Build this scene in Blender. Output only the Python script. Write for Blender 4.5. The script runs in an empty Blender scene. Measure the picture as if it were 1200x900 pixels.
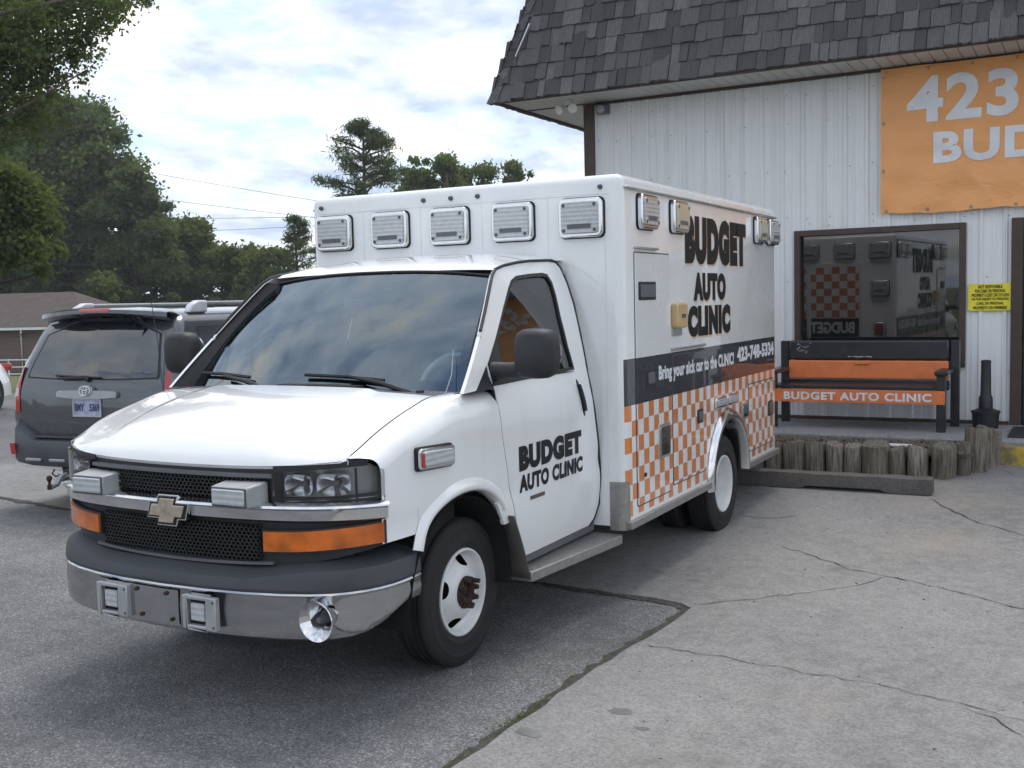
import bpy, bmesh, math, random
import numpy as np
from mathutils import Vector, Matrix

# ------------------------------------------------------------------ camera, sky, sun, exposure
scene = bpy.context.scene
COL = scene.collection
CAM = np.array([3.666, -4.559, 1.831])
F_PX, YAW, PITCH, ROLL = 1264.91, math.radians(28.531), math.radians(-4.447), math.radians(-1.409)
FWD = np.array([-math.sin(YAW)*math.cos(PITCH), math.cos(YAW)*math.cos(PITCH), math.sin(PITCH)])
_rt = np.array([math.cos(YAW), math.sin(YAW), 0.0]); _up = np.cross(_rt, FWD)
RGT = _rt*math.cos(ROLL)+_up*math.sin(ROLL); UPV = -_rt*math.sin(ROLL)+_up*math.cos(ROLL)
cam_d = bpy.data.cameras.new('camera'); cam = bpy.data.objects.new('camera', cam_d); COL.objects.link(cam)
cam_d.sensor_width = 36.0; cam_d.lens = F_PX/1200*36; cam_d.clip_start = 0.05; cam_d.clip_end = 4000
cam.matrix_world = Matrix(((RGT[0], UPV[0], -FWD[0], CAM[0]), (RGT[1], UPV[1], -FWD[1], CAM[1]), (RGT[2], UPV[2], -FWD[2], CAM[2]), (0, 0, 0, 1)))
scene.camera = cam

SUN_EL, SUN_AZ = math.radians(66), math.radians(-8)      # azimuth measured from +y towards +x
to_sun = Vector((math.sin(SUN_AZ)*math.cos(SUN_EL), math.cos(SUN_AZ)*math.cos(SUN_EL), math.sin(SUN_EL)))
sl = bpy.data.lights.new('sun', 'SUN'); sl.energy = 0.5; sl.angle = math.radians(24); sl.color = (1, .95, .88)
so = bpy.data.objects.new('sun', sl); COL.objects.link(so); so.rotation_euler = to_sun.to_track_quat('Z', 'Y').to_euler(); so.location = (0, 0, 30)

world = bpy.data.worlds.new('World'); scene.world = world; world.use_nodes = True
def build_world():
    nt = world.node_tree; N = nt.nodes; L = nt.links; N.clear()
    out = N.new('ShaderNodeOutputWorld'); bg = N.new('ShaderNodeBackground'); bg.inputs[1].default_value = 0.085
    sky = N.new('ShaderNodeTexSky'); sky.sky_type = 'NISHITA'; sky.sun_disc = False
    sky.sun_elevation = SUN_EL; sky.sun_rotation = SUN_AZ; sky.air_density = 1.0; sky.dust_density = 1.2; sky.ozone_density = 1.0
    tc = N.new('ShaderNodeTexCoord'); sep = N.new('ShaderNodeSeparateXYZ'); L.new(tc.outputs['Generated'], sep.inputs[0])
    zz = N.new('ShaderNodeMath'); zz.operation = 'MAXIMUM'; zz.inputs[1].default_value = 0.0; L.new(sep.outputs[2], zz.inputs[0])
    za = N.new('ShaderNodeMath'); za.operation = 'ADD'; za.inputs[1].default_value = 0.22; L.new(zz.outputs[0], za.inputs[0])
    dv = N.new('ShaderNodeVectorMath'); dv.operation = 'DIVIDE'; L.new(tc.outputs['Generated'], dv.inputs[0])
    cb = N.new('ShaderNodeCombineXYZ')
    for i in range(3): L.new(za.outputs[0], cb.inputs[i])
    L.new(cb.outputs[0], dv.inputs[1])
    def noise(sc, det, rough, dist, w, vec=None):
        n = N.new('ShaderNodeTexNoise'); n.noise_dimensions = '4D'
        n.inputs['Scale'].default_value = sc; n.inputs['Detail'].default_value = det; n.inputs['Roughness'].default_value = rough
        n.inputs['Distortion'].default_value = dist; n.inputs['W'].default_value = w
        L.new(vec or dv.outputs[0], n.inputs['Vector']); return n
    def ramp(src, pts):
        r = N.new('ShaderNodeValToRGB'); e = r.color_ramp.elements
        while len(e) < len(pts): e.new(0.5)
        for k, (p, c) in enumerate(pts): e[k].position = p; e[k].color = c if len(c) == 4 else (*c, 1)
        L.new(src, r.inputs[0]); return r
    n1 = noise(2.4, 10, .60, .25, SKY_W[0]); n2 = noise(3.6, 9, .60, .1, SKY_W[1])
    mask = ramp(n1.outputs[0], [(.37, (0, 0, 0)), (.48, (1, 1, 1))])
    shade = ramp(n2.outputs[0], [(.36, CLOUD_DARK), (.50, CLOUD_MID), (.64, CLOUD_LIT)])
    mx = N.new('ShaderNodeMixRGB'); L.new(mask.outputs[0], mx.inputs[0]); sks = N.new('ShaderNodeVectorMath'); sks.operation = 'SCALE'; sks.inputs['Scale'].default_value = .55; L.new(sky.outputs[0], sks.inputs[0]); L.new(sks.outputs[0], mx.inputs[1])
    sc = N.new('ShaderNodeVectorMath'); sc.operation = 'SCALE'; sc.inputs['Scale'].default_value = CLOUD_GAIN; L.new(shade.outputs[0], sc.inputs[0])
    L.new(sc.outputs[0], mx.inputs[2]); L.new(mx.outputs[0], bg.inputs[0]); L.new(bg.outputs[0], out.inputs[0])
SKY_W = (7.7, 2.1)
CLOUD_DARK, CLOUD_MID, CLOUD_LIT, CLOUD_GAIN = (.43, .51, .65), (.68, .74, .83), (1.0, .94, .85), 4.0
build_world()
vs = scene.view_settings; vs.view_transform = 'Standard'; vs.look = 'None'; vs.gamma = 1.0; vs.use_curve_mapping = False
vs.exposure = 2.15
scene.cycles.max_bounces = 8; scene.cycles.transparent_max_bounces = 16; scene.cycles.use_denoising = True

# ------------------------------------------------------------------ helpers
def px(u, v, depth):
    'a point of the place seen at photo pixel (u,v) at that distance along the view axis'
    return CAM + depth*(FWD+RGT*(u-600)/F_PX+UPV*(450-v)/F_PX)
def proj(p):
    d = np.asarray(p, float)-CAM; z = d@FWD
    return 600+F_PX*(d@RGT)/z, 450-F_PX*(d@UPV)/z, z

class MB:
    def __init__(s): s.v = []; s.f = []
    def add(s, v, f):
        o = len(s.v); s.v += [tuple(map(float, p)) for p in v]; s.f += [tuple(i+o for i in q) for q in f]; return s
    def box(s, x0, x1, y0, y1, z0, z1):
        return s.add([(x0,y0,z0),(x1,y0,z0),(x1,y1,z0),(x0,y1,z0),(x0,y0,z1),(x1,y0,z1),(x1,y1,z1),(x0,y1,z1)],
                     [(0,3,2,1),(4,5,6,7),(0,1,5,4),(1,2,6,5),(2,3,7,6),(3,0,4,7)])
    def grid(s, P, close_u=False, flip=False):
        'P[i][j] -> point'
        n, m = len(P), len(P[0]); f = []
        for i in range(n if close_u else n-1):
            for j in range(m-1):
                a, b = i*m+j, ((i+1) % n)*m+j
                q = (a, b, b+1, a+1); f.append(q[::-1] if flip else q)
        return s.add([p for r in P for p in r], f)
    def lathe(s, prof, org=(0,0,0), axis='x', n=32, sx=1):
        'prof: (radius, along axis)'
        P = []
        for k in range(n):
            a = 2*math.pi*k/n; c, d = math.cos(a), math.sin(a); row = []
            for r, t in prof:
                if axis == 'x': q = (t*sx, r*c, r*d)
                elif axis == 'y': q = (r*c, t, r*d)
                else: q = (r*c, r*d, t)
                row.append((q[0]+org[0], q[1]+org[1], q[2]+org[2]))
            P.append(row)
        return s.grid(P, close_u=True)
    def tube(s, path, r, n=8, cap=True):
        path = [Vector(p) for p in path]; rs = r if isinstance(r, (list, tuple)) else [r]*len(path); P = []
        for i, p in enumerate(path):
            t = (path[min(i+1, len(path)-1)]-path[max(i-1, 0)])
            if t.length < 1e-9: t = Vector((0, 0, 1))
            t.normalize(); u = t.cross(Vector((0, 0, 1)))
            if u.length < 1e-3: u = t.cross(Vector((1, 0, 0)))
            u.normalize(); w = u.cross(t)
            P.append([p+(u*math.cos(2*math.pi*k/n)+w*math.sin(2*math.pi*k/n))*rs[i] for k in range(n)]+[p+u*rs[i]])
        o = len(s.v); m = n+1
        s.grid(P)
        if cap:
            s.f.append(tuple(o+k for k in range(n))[::-1]); s.f.append(tuple(o+(len(P)-1)*m+k for k in range(n)))
        return s
    def prism(s, poly, fn, a, b):
        'poly 2-D points; fn(p,q,t) -> 3-D; between t=a and t=b'
        n = len(poly); v = [fn(p, q, a) for p, q in poly]+[fn(p, q, b) for p, q in poly]
        f = [tuple(range(n))[::-1], tuple(range(n, 2*n))]+[(k, (k+1) % n, n+(k+1) % n, n+k) for k in range(n)]
        return s.add(v, f)

def tag(o, label=None, cat=None, group=None, kind=None):
    if label: o['label'] = label
    if cat: o['category'] = cat
    if group: o['group'] = group
    if kind: o['kind'] = kind
    return o
def empty(name, loc=(0,0,0), rz=0, label=None, cat=None, group=None):
    o = bpy.data.objects.new(name, None); COL.objects.link(o); o.location = loc; o.rotation_euler = (0, 0, rz); o.empty_display_size = .1
    return tag(o, label, cat, group)
def link(name, me, mat=None, parent=None, loc=(0,0,0), rot=(0,0,0), scl=(1,1,1)):
    o = bpy.data.objects.new(name, me); COL.objects.link(o); o.location = loc; o.rotation_euler = rot; o.scale = scl
    if mat is not None and not me.materials: me.materials.append(mat)
    if parent is not None: o.parent = parent
    return o
def build(mb, name, mat, parent=None, smooth=None, bevel=0, seg=2, loc=(0,0,0), rot=(0,0,0), weld=True, fix=True):
    me = bpy.data.meshes.new(name); bm = bmesh.new()
    vs_ = [bm.verts.new(p) for p in mb.v]
    for f in mb.f:
        try: bm.faces.new([vs_[i] for i in f])
        except ValueError: pass
    if weld: bmesh.ops.remove_doubles(bm, verts=bm.verts, dist=1e-5)
    if fix: bmesh.ops.recalc_face_normals(bm, faces=bm.faces)
    bm.to_mesh(me); bm.free()
    if smooth is not None:
        me.polygons.foreach_set('use_smooth', [True]*len(me.polygons)); me.set_sharp_from_angle(angle=math.radians(smooth))
    o = link(name, me, mat, parent, loc, rot)
    if bevel:
        b = o.modifiers.new('bevel', 'BEVEL'); b.width = bevel; b.segments = seg; b.limit_method = 'ANGLE'; b.angle_limit = math.radians(40); b.harden_normals = False
        me.polygons.foreach_set('use_smooth', [True]*len(me.polygons)); me.set_sharp_from_angle(angle=math.radians(35 if smooth is None else smooth))
    return o
def np_mesh(name, V, Fq, mat, parent=None, smooth=False):
    'fast mesh from numpy quads/tris'
    me = bpy.data.meshes.new(name); n = len(Fq); k = Fq.shape[1]
    me.vertices.add(len(V)); me.vertices.foreach_set('co', np.asarray(V, np.float32).ravel())
    me.loops.add(n*k); me.loops.foreach_set('vertex_index', Fq.astype(np.int32).ravel())
    me.polygons.add(n); me.polygons.foreach_set('loop_start', np.arange(n, dtype=np.int32)*k)
    me.update(calc_edges=True)
    if smooth: me.polygons.foreach_set('use_smooth', [True]*n)
    return link(name, me, mat, parent)

def text_mb(body, fn, a0, a1, b0, b1, bold=0.0, thick=0.0015, spacing=1.0, shear=0.0, lines=None):
    'flat lettering fitted to the box a0..a1 (reading direction) by b0..b1 (up); fn(a,b,t) maps to the place'
    cu = bpy.data.curves.new('lettering', 'FONT'); cu.body = body; cu.size = 1; cu.offset = bold; cu.extrude = .001; cu.space_character = spacing; cu.shear = shear; cu.align_x = 'CENTER' if '\n' in body else 'LEFT'
    cu.resolution_u = 4
    if lines: cu.space_line = lines
    o = bpy.data.objects.new('lettering', cu); COL.objects.link(o)
    dg = bpy.context.evaluated_depsgraph_get(); dg.update()
    me = bpy.data.meshes.new_from_object(o.evaluated_get(dg)); bpy.data.objects.remove(o); bpy.data.curves.remove(cu)
    V = np.array([v.co[:] for v in me.vertices]); mn, mxv = V.min(0), V.max(0); F = [tuple(p.vertices) for p in me.polygons]
    bpy.data.meshes.remove(me)
    sa = (a1-a0)/(mxv[0]-mn[0]); sb = (b1-b0)/(mxv[1]-mn[1])
    mb = MB(); mb.add([fn(a0+(p[0]-mn[0])*sa, b0+(p[1]-mn[1])*sb, thick if p[2] > 0 else 0) for p in V], F); return mb

# ------------------------------------------------------------------ materials
M = {}
class NT:
    def __init__(s, name):
        s.m = bpy.data.materials.new(name); s.m.use_nodes = True; s.t = s.m.node_tree; s.N = s.t.nodes; s.L = s.t.links
        s.b = s.N['Principled BSDF']; s.out = s.N['Material Output']; s._tc = None
    def tc(s, k='Object'):
        if s._tc is None: s._tc = s.N.new('ShaderNodeTexCoord')
        return s._tc.outputs[k]
    def set(s, **k):
        for a, v in k.items():
            i = s.b.inputs[a.replace('_', ' ')]
            if hasattr(v, 'links') or hasattr(v, 'is_linked'): s.L.new(v, i)
            else: i.default_value = (*v, 1) if isinstance(v, tuple) and len(v) == 3 else v
        return s
    def map(s, vec=None, scale=(1,1,1), loc=(0,0,0), rot=(0,0,0)):
        n = s.N.new('ShaderNodeMapping'); n.inputs['Scale'].default_value = scale; n.inputs['Location'].default_value = loc; n.inputs['Rotation'].default_value = rot
        s.L.new(vec or s.tc(), n.inputs[0]); return n.outputs[0]
    def noise(s, scale, detail=4, rough=.55, vec=None, dist=0):
        n = s.N.new('ShaderNodeTexNoise'); n.inputs['Scale'].default_value = scale; n.inputs['Detail'].default_value = detail
        n.inputs['Roughness'].default_value = rough; n.inputs['Distortion'].default_value = dist
        s.L.new(vec or s.tc(), n.inputs['Vector']); return n.outputs[0]
    def voro(s, scale, vec=None, feat='F1', out='Distance'):
        n = s.N.new('ShaderNodeTexVoronoi'); n.feature = feat; n.inputs['Scale'].default_value = scale
        s.L.new(vec or s.tc(), n.inputs['Vector']); return n.outputs[out]
    def ramp(s, src, pts, interp='LINEAR'):
        r = s.N.new('ShaderNodeValToRGB'); r.color_ramp.interpolation = interp; e = r.color_ramp.elements
        while len(e) < len(pts): e.new(0.5)
        for k, (p, c) in enumerate(pts):
            if not isinstance(c, tuple): c = (c, c, c)
            e[k].position = p; e[k].color = (*c, 1)
        s.L.new(src, r.inputs[0]); return r.outputs[0]
    def mix(s, f, a, b, mode='MIX'):
        n = s.N.new('ShaderNodeMixRGB'); n.blend_type = mode
        for i, v in enumerate((f, a, b)):
            if hasattr(v, 'is_linked'): s.L.new(v, n.inputs[i])
            else: n.inputs[i].default_value = v if i == 0 else ((*v, 1) if isinstance(v, tuple) else (v, v, v, 1))
        return n.outputs[0]
    def math(s, op, a, b=0.0, c=None):
        n = s.N.new('ShaderNodeMath'); n.operation = op
        for i, v in enumerate((a, b) if c is None else (a, b, c)):
            if hasattr(v, 'is_linked'): s.L.new(v, n.inputs[i])
            else: n.inputs[i].default_value = v
        return n.outputs[0]
    def xyz(s, vec=None):
        n = s.N.new('ShaderNodeSeparateXYZ'); s.L.new(vec or s.tc(), n.inputs[0]); return n.outputs
    def bump(s, h, strength=.3, dist=.01):
        n = s.N.new('ShaderNodeBump'); n.inputs['Strength'].default_value = strength; n.inputs['Distance'].default_value = dist
        s.L.new(h, n.inputs['Height']); s.L.new(n.outputs[0], s.b.inputs['Normal']); return s
    def rnd(s): return s.N.new('ShaderNodeObjectInfo').outputs['Random']

def simple(name, col, rough=.5, metal=0.0, coat=0.0, var=.12, vscale=6, bump=0, bscale=80, spec=.5):
    n = NT(name); nz = n.noise(vscale, 5)
    c = n.mix(n.ramp(nz, [(.3, 0.0), (.7, 1.0)]), tuple(x*(1-var) for x in col), tuple(min(1, x*(1+var)) for x in col))
    n.set(Base_Color=c, Roughness=n.math('MULTIPLY_ADD', nz, .18, max(.02, rough-.09)), Metallic=metal, Coat_Weight=coat, Coat_Roughness=.06)
    n.b.inputs['Specular IOR Level'].default_value = spec
    if bump: n.bump(n.noise(bscale, 4), bump, .004)
    M[name] = n.m; return n.m
simple('black_plastic', (.018, .019, .021), .55, var=.2, bump=.15, bscale=300)
simple('black_gloss', (.012, .013, .015), .18, var=.1)
simple('rubber_seal', (.012, .012, .013), .6)
simple('bumper_grey', (.052, .058, .068), .62, var=.12, bump=.2, bscale=400)
simple('bezel_grey', (.11, .115, .125), .45)
simple('dark_void', (.006, .006, .007), .9)
simple('aluminium', (.52, .53, .54), .38, metal=.9, var=.15)
simple('gold', (.56, .50, .40), .33, metal=.75, var=.2, vscale=30)
simple('amber', (.56, .125, .010), .16, coat=.6, var=.38, vscale=9)
simple('amber_lamp', (.58, .40, .20), .25, coat=.3)
simple('red_lens', (.42, .03, .03), .15, coat=.6, var=.2)
simple('rim_white', (.66, .67, .67), .42, var=.10, vscale=9)
simple('rust', (.050, .030, .022), .8, metal=.2, var=.5, vscale=60, bump=.6, bscale=120)
simple('decal_black', (.010, .011, .013), .5, var=.12, spec=.25)
simple('decal_orange', (.72, .23, .045), .35)
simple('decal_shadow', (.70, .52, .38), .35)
simple('decal_white', (.74, .76, .80), .38, var=.06)
simple('interior_grey', (.34, .40, .43), .7)
simple('interior_dark', (.075, .085, .095), .7)
simple('paper', (.55, .74, .70), .6)
simple('brown_trim', (.060, .040, .032), .55, var=.2)
simple('bench_black', (.016, .018, .023), .36, coat=.2, var=.35, vscale=9)
simple('bench_orange', (.72, .20, .065), .42, var=.12, vscale=8)
simple('mulch', (.075, .058, .045), .95, var=.5, vscale=30, bump=1, bscale=60)
simple('sign_yellow', (.80, .70, .035), .5)
simple('ash_black', (.014, .015, .018), .5, var=.2, bump=.2, bscale=200)
simple('flood_white', (.66, .66, .64), .4)
simple('bulb_glass', (.75, .75, .72), .1)
simple('gutter_white', (.72, .72, .72), .5)
simple('house_roof', (.070, .055, .052), .9, var=.25, vscale=3, bump=.6, bscale=14)
simple('cable', (.03, .03, .035), .6)
simple('chip_white', (.7, .7, .7), .5)
simple('bark', (.075, .058, .045), .9, var=.4, vscale=8, bump=.8, bscale=18)
simple('suv_cladding', (.060, .068, .082), .5, var=.12)
simple('rail_silver', (.55,.57,.62), .35); simple('lens_pale', (.62,.45,.42), .2, coat=.5); simple('bezel_dark', (.36,.365,.37), .32, metal=.7); simple('mudflap', (.075,.070,.062), .8, var=.2); simple('badge_brown', (.10,.07,.06), .5)
simple('lamp_frame', (.42,.43,.44), .4, metal=.4)
simple('suv_trim', (.33, .34, .36), .35, metal=.5)

def chrome_m(name, col, rough):
    n = NT(name); nz = n.noise(14, 5); n.set(Base_Color=col, Metallic=1.0, Roughness=n.math('MULTIPLY_ADD', n.ramp(nz, [(.35, 0.), (.75, 1.)]), .16, rough))
    M[name] = n.m
chrome_m('chrome', (.72, .73, .75), .05); chrome_m('chrome_worn', (.46, .47, .49), .05); chrome_m('reflector', (.85, .86, .88), .12)

def paint(name, col, dirt=.25, rough=.22, streak=True, metal=0.0):
    n = NT(name); p = n.xyz()
    nz = n.noise(2.3, 6); st = n.noise(1.0, 5, vec=n.map(scale=(9, 9, .8)))
    d = n.math('MULTIPLY', n.ramp(n.math('ADD', n.math('MULTIPLY', nz, .6), n.math('MULTIPLY', st, .4)), [(.48, 0.), (.75, 1.)]), dirt)
    c = n.mix(d, col, tuple(x*k for x, k in zip(col, (.72, .69, .62))))
    n.set(Base_Color=c, Roughness=n.math('MULTIPLY_ADD', nz, .16, rough-.06), Metallic=metal, Coat_Weight=1.0, Coat_Roughness=.03)
    n.bump(n.noise(3.0, 3), .035, .05); M[name] = n.m; return n
paint('white_paint', (.80, .815, .83), .30); paint('white_body', (.78, .79, .80), .35, .3)
paint('suv_paint', (.078, .086, .100), .15, .25, metal=.5)
paint('sedan_white', (.76, .77, .78), .2)

def box_side():
    'white module paint carrying the printed band and chequers on its two long sides (flat vinyl print)'
    n = paint('box_paint', (.81, .82, .83), .26, .26); o = n.xyz(); y, z = o[1], o[2]
    base = n.b.inputs['Base Color'].links[0].from_socket
    ax = n.math('GREATER_THAN', n.math('ABSOLUTE', o[0]), BW-.012)
    on = n.math('MULTIPLY', ax, n.math('MULTIPLY', n.math('GREATER_THAN', y, BY0+.02), n.math('LESS_THAN', y, BY1-.025)))
    cu = n.math('FLOOR', n.math('DIVIDE', n.math('SUBTRACT', y, BY0+.02), .090)); cv = n.math('FLOOR', n.math('DIVIDE', n.math('SUBTRACT', z, .485), .0979))
    ck = n.math('MODULO', n.math('ADD', n.math('ADD', cu, cv), 20), 2)
    inck = n.math('MULTIPLY', n.math('GREATER_THAN', z, .485), n.math('LESS_THAN', z, 1.170))
    org = n.math('MULTIPLY', n.math('MULTIPLY', inck, on), n.math('LESS_THAN', ck, .5))
    band = n.math('MULTIPLY', on, n.math('MULTIPLY', n.math('GREATER_THAN', z, 1.178), n.math('LESS_THAN', z, 1.449)))
    line = n.math('MULTIPLY', on, n.math('MULTIPLY', n.math('GREATER_THAN', z, 1.170), n.math('LESS_THAN', z, 1.455)))
    fade = n.noise(7, 5)
    c = n.mix(org, base, n.mix(n.ramp(fade, [(.35, 0.), (.75, 1.)]), (.70, .215, .05), (.62, .25, .09)))
    c = n.mix(line, c, (.012, .012, .014)); c = n.mix(band, c, n.mix(n.ramp(fade, [(.3, 0.), (.7, 1.)]), (.026, .031, .040), (.038, .044, .055)))
    n.set(Base_Color=c)
BW, BY0, BY1, BZ0, BZ1 = 1.164, 1.457, 4.955, .416, 2.571
box_side()

def tyre_m():
    n = NT('tyre'); nz = n.noise(9, 6); n.set(Base_Color=n.mix(nz, (.008, .008, .009), (.022, .021, .021)), Roughness=.8); n.bump(n.noise(120, 3), .15, .003); M['tyre'] = n.m
tyre_m()
def glass_m(name, tint, rough=0.0, fres=1.5, base=.04, refl=(1, 1, 1)):
    n = NT(name); n.N.remove(n.b)
    tr = n.N.new('ShaderNodeBsdfTransparent'); tr.inputs[0].default_value = (*tint, 1)
    gl = n.N.new('ShaderNodeBsdfGlossy'); gl.inputs['Roughness'].default_value = rough; gl.inputs[0].default_value = (*refl, 1)
    fr = n.N.new('ShaderNodeFresnel'); fr.inputs[0].default_value = fres
    mx = n.N.new('ShaderNodeMixShader'); n.L.new(n.math('ADD', fr.outputs[0], base), mx.inputs[0]); n.L.new(tr.outputs[0], mx.inputs[1]); n.L.new(gl.outputs[0], mx.inputs[2]); n.L.new(mx.outputs[0], n.out.inputs[0]); M[name] = n.m
glass_m('windshield_glass', (.80, .90, .92), 0, 1.55, .14, (.80, .92, 1)); glass_m('side_glass', (.30, .36, .37), 0, 1.55, .04); glass_m('lens_clear', (.80, .82, .84), .03, 1.5, .03); glass_m('head_lens', (.84, .86, .88), .03, 1.5, .03)
def dark_glass(name, col, ior=1.6):
    n = NT(name); n.set(Base_Color=col, Roughness=.02, IOR=ior); n.b.inputs['Specular IOR Level'].default_value = .6; n.bump(n.noise(1.1, 2), .012, .05); M[name] = n.m
dark_glass('shop_glass', (.008, .009, .010), 1.85); dark_glass('suv_glass', (.010, .014, .020), 1.9); dark_glass('house_glass', (.03, .035, .04), 1.6); dark_glass('lamp_core', (.30, .31, .32), 1.5)

def lens_ribbed():
    n = NT('lamp_lens'); o = n.xyz(); w = n.math('SINE', n.math('MULTIPLY', o[2], 240)); nz = n.noise(30, 4)
    n.set(Base_Color=n.mix(n.math('MULTIPLY_ADD', w, .18, n.math('MULTIPLY', nz, .6)), (.34, .36, .38), (.70, .72, .74)), Roughness=.16, Coat_Weight=.6); n.bump(w, .25, .002); M['lamp_lens'] = n.m
lens_ribbed()
def diamond():
    n = NT('diamond_plate'); o = n.xyz()
    a = n.math('SINE', n.math('MULTIPLY', n.math('ADD', n.math('ADD', o[1], o[0]), o[2]), 120)); b = n.math('SINE', n.math('MULTIPLY', n.math('SUBTRACT', n.math('ADD', o[1], o[0]), o[2]), 120))
    h = n.ramp(n.math('MULTIPLY', n.math('ABSOLUTE', a), n.math('ABSOLUTE', b)), [(.5, 0.), (.7, 1.)]); nz = n.noise(20, 5)
    n.set(Base_Color=n.mix(nz, (.25, .24, .23), (.50, .49, .47)), Metallic=.75, Roughness=.42); n.bump(h, 1.0, .012); M['diamond_plate'] = n.m
diamond()

def asphalt():
    n = NT('asphalt'); sp = n.voro(95); fine = n.noise(210, 3, .7); big = n.noise(.55, 5); mid = n.noise(7, 4)
    cell = n.N.new('ShaderNodeTexVoronoi'); cell.inputs['Scale'].default_value = 125; n.L.new(n.tc(), cell.inputs['Vector'])
    g = n.N.new('ShaderNodeSeparateColor'); n.L.new(cell.outputs['Color'], g.inputs[0])
    c = n.ramp(g.outputs[0], [(.0, (.095, .097, .100)), (.5, (.162, .165, .170)), (.85, (.215, .217, .220)), (1., (.34, .34, .338))])
    c = n.mix(.85, c, n.ramp(n.math('ADD', n.math('MULTIPLY', big, .7), n.math('MULTIPLY', mid, .3)), [(.36, .58), (.50, .95), (.64, 1.35)]), 'MULTIPLY')
    c = n.mix(n.math('MULTIPLY', n.ramp(fine, [(.55, 0.), (.75, 1.)]), .5), c, (.16, .16, .16))
    n.set(Base_Color=c, Roughness=.85); n.bump(n.math('ADD', n.ramp(sp, [(.0, 1.), (.6, 0.)]), n.math('MULTIPLY', fine, .4)), .75, .012); M['asphalt'] = n.m
asphalt()
def concrete(name, tone, stain=True):
    n = NT(name); fine = n.noise(130, 4, .75); mid = n.noise(9, 6, .65); big = n.noise(.8, 6, .6); sp = n.voro(70)
    cell = n.N.new('ShaderNodeTexVoronoi'); cell.inputs['Scale'].default_value = 105; n.L.new(n.tc(), cell.inputs['Vector'])
    g = n.N.new('ShaderNodeSeparateColor'); n.L.new(cell.outputs['Color'], g.inputs[0])
    c = n.ramp(n.math('ADD', n.math('MULTIPLY', big, .5), n.math('MULTIPLY', mid, .5)), [(.32, tuple(x*.66 for x in tone)), (.50, tone), (.70, tuple(x*1.22 for x in tone))])
    c = n.mix(.5, c, n.ramp(g.outputs[0], [(.0, (.50, .50, .51)), (.5, (1., 1., 1.)), (1., (1.45, 1.42, 1.36))]), 'MULTIPLY')
    c = n.mix(n.ramp(fine, [(.60, 0.), (.72, .55)]), c, tuple(x*.42 for x in tone))
    if stain:
        tan = n.ramp(n.noise(.62, 3, .5, vec=n.map(loc=(3.1, 1.7, 0))), [(.55, 0.), (.75, .45)]); c = n.mix(tan, c, (.30, .25, .18))
        oil = n.ramp(n.noise(1.5, 4, .6, vec=n.map(loc=(7.3, .4, 0))), [(.66, 0.), (.74, .55)]); c = n.mix(oil, c, (.07, .07, .072))
    n.set(Base_Color=c, Roughness=.86); n.bump(n.math('ADD', fine, n.math('MULTIPLY', sp, .6)), .35, .006); M[name] = n.m
concrete('concrete', (.205, .204, .203)); concrete('porch_concrete', (.25, .255, .26), False)
concrete('stop_concrete', (.10, .092, .088), False)
def shingle():
    n = NT('wood_shingle'); r = n.rnd(); gr = n.noise(1.0, 8, .7, vec=n.map(scale=(95, 95, 5))); big = n.noise(5, 5)
    c = n.ramp(n.math('ADD', n.math('MULTIPLY', r, .55), n.math('MULTIPLY', big, .45)), [(.15, (.060, .059, .060)), (.45, (.110, .108, .108)), (.68, (.170, .166, .164)), (.92, (.29, .28, .27))])
    c = n.mix(n.ramp(gr, [(.42, .75), (.62, 0.)]), c, (.035, .034, .037)); n.set(Base_Color=c, Roughness=.9); n.bump(gr, .7, .008); M['wood_shingle'] = n.m
shingle()
def siding():
    n = NT('siding'); o = n.xyz(); st = n.noise(1.0, 6, .6, vec=n.map(scale=(16, 16, .7))); nz = n.noise(1.3, 5)
    c = n.mix(n.math('MULTIPLY', n.ramp(st, [(.48, 0.), (.78, 1.)]), .5), (.76, .78, .80), (.58, .56, .54))
    c = n.mix(n.math('MULTIPLY', n.ramp(nz, [(.5, 0.), (.8, 1.)]), .35), c, (.62, .60, .58))
    n.set(Base_Color=c, Roughness=.42); M['siding'] = n.m
    k = NT('soffit'); nz2 = k.noise(2.5, 5); k.set(Base_Color=k.mix(nz2, (.44, .42, .40), (.62, .60, .58)), Roughness=.5); M['soffit'] = k.m
siding()
def banner():
    n = NT('banner_cloth'); w = n.noise(2.2, 4, .6, vec=n.map(scale=(1, 1, 1.6), rot=(0, .6, 0)), dist=.6)
    n.set(Base_Color=n.mix(n.noise(6, 4), (.82, .36, .12), (.88, .43, .17)), Roughness=.5); n.bump(w, .5, .06); M['banner_cloth'] = n.m
banner()
def logm():
    n = NT('log_wood'); gr = n.noise(1.0, 7, .7, vec=n.map(scale=(55, 55, 4))); r = n.rnd()
    c = n.ramp(n.math('ADD', n.math('MULTIPLY', r, .35), n.math('MULTIPLY', n.noise(4, 5), .65)), [(.2, (.15, .13, .10)), (.5, (.26, .23, .185)), (.8, (.37, .345, .295))])
    c = n.mix(n.ramp(gr, [(.40, .8), (.60, 0.)]), c, (.040, .034, .028)); n.set(Base_Color=c, Roughness=.9); n.bump(gr, .9, .012); M['log_wood'] = n.m
    y = NT('kerb_yellow'); w = y.ramp(y.noise(6, 6, .7), [(.42, 0.), (.60, 1.)]); y.set(Base_Color=y.mix(w, (.48, .34, .04), (.17, .14, .09)), Roughness=.8); y.bump(y.noise(1., 6, vec=y.map(scale=(6, 60, 60))), .6, .01); M['kerb_yellow'] = y.m
logm()
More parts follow.
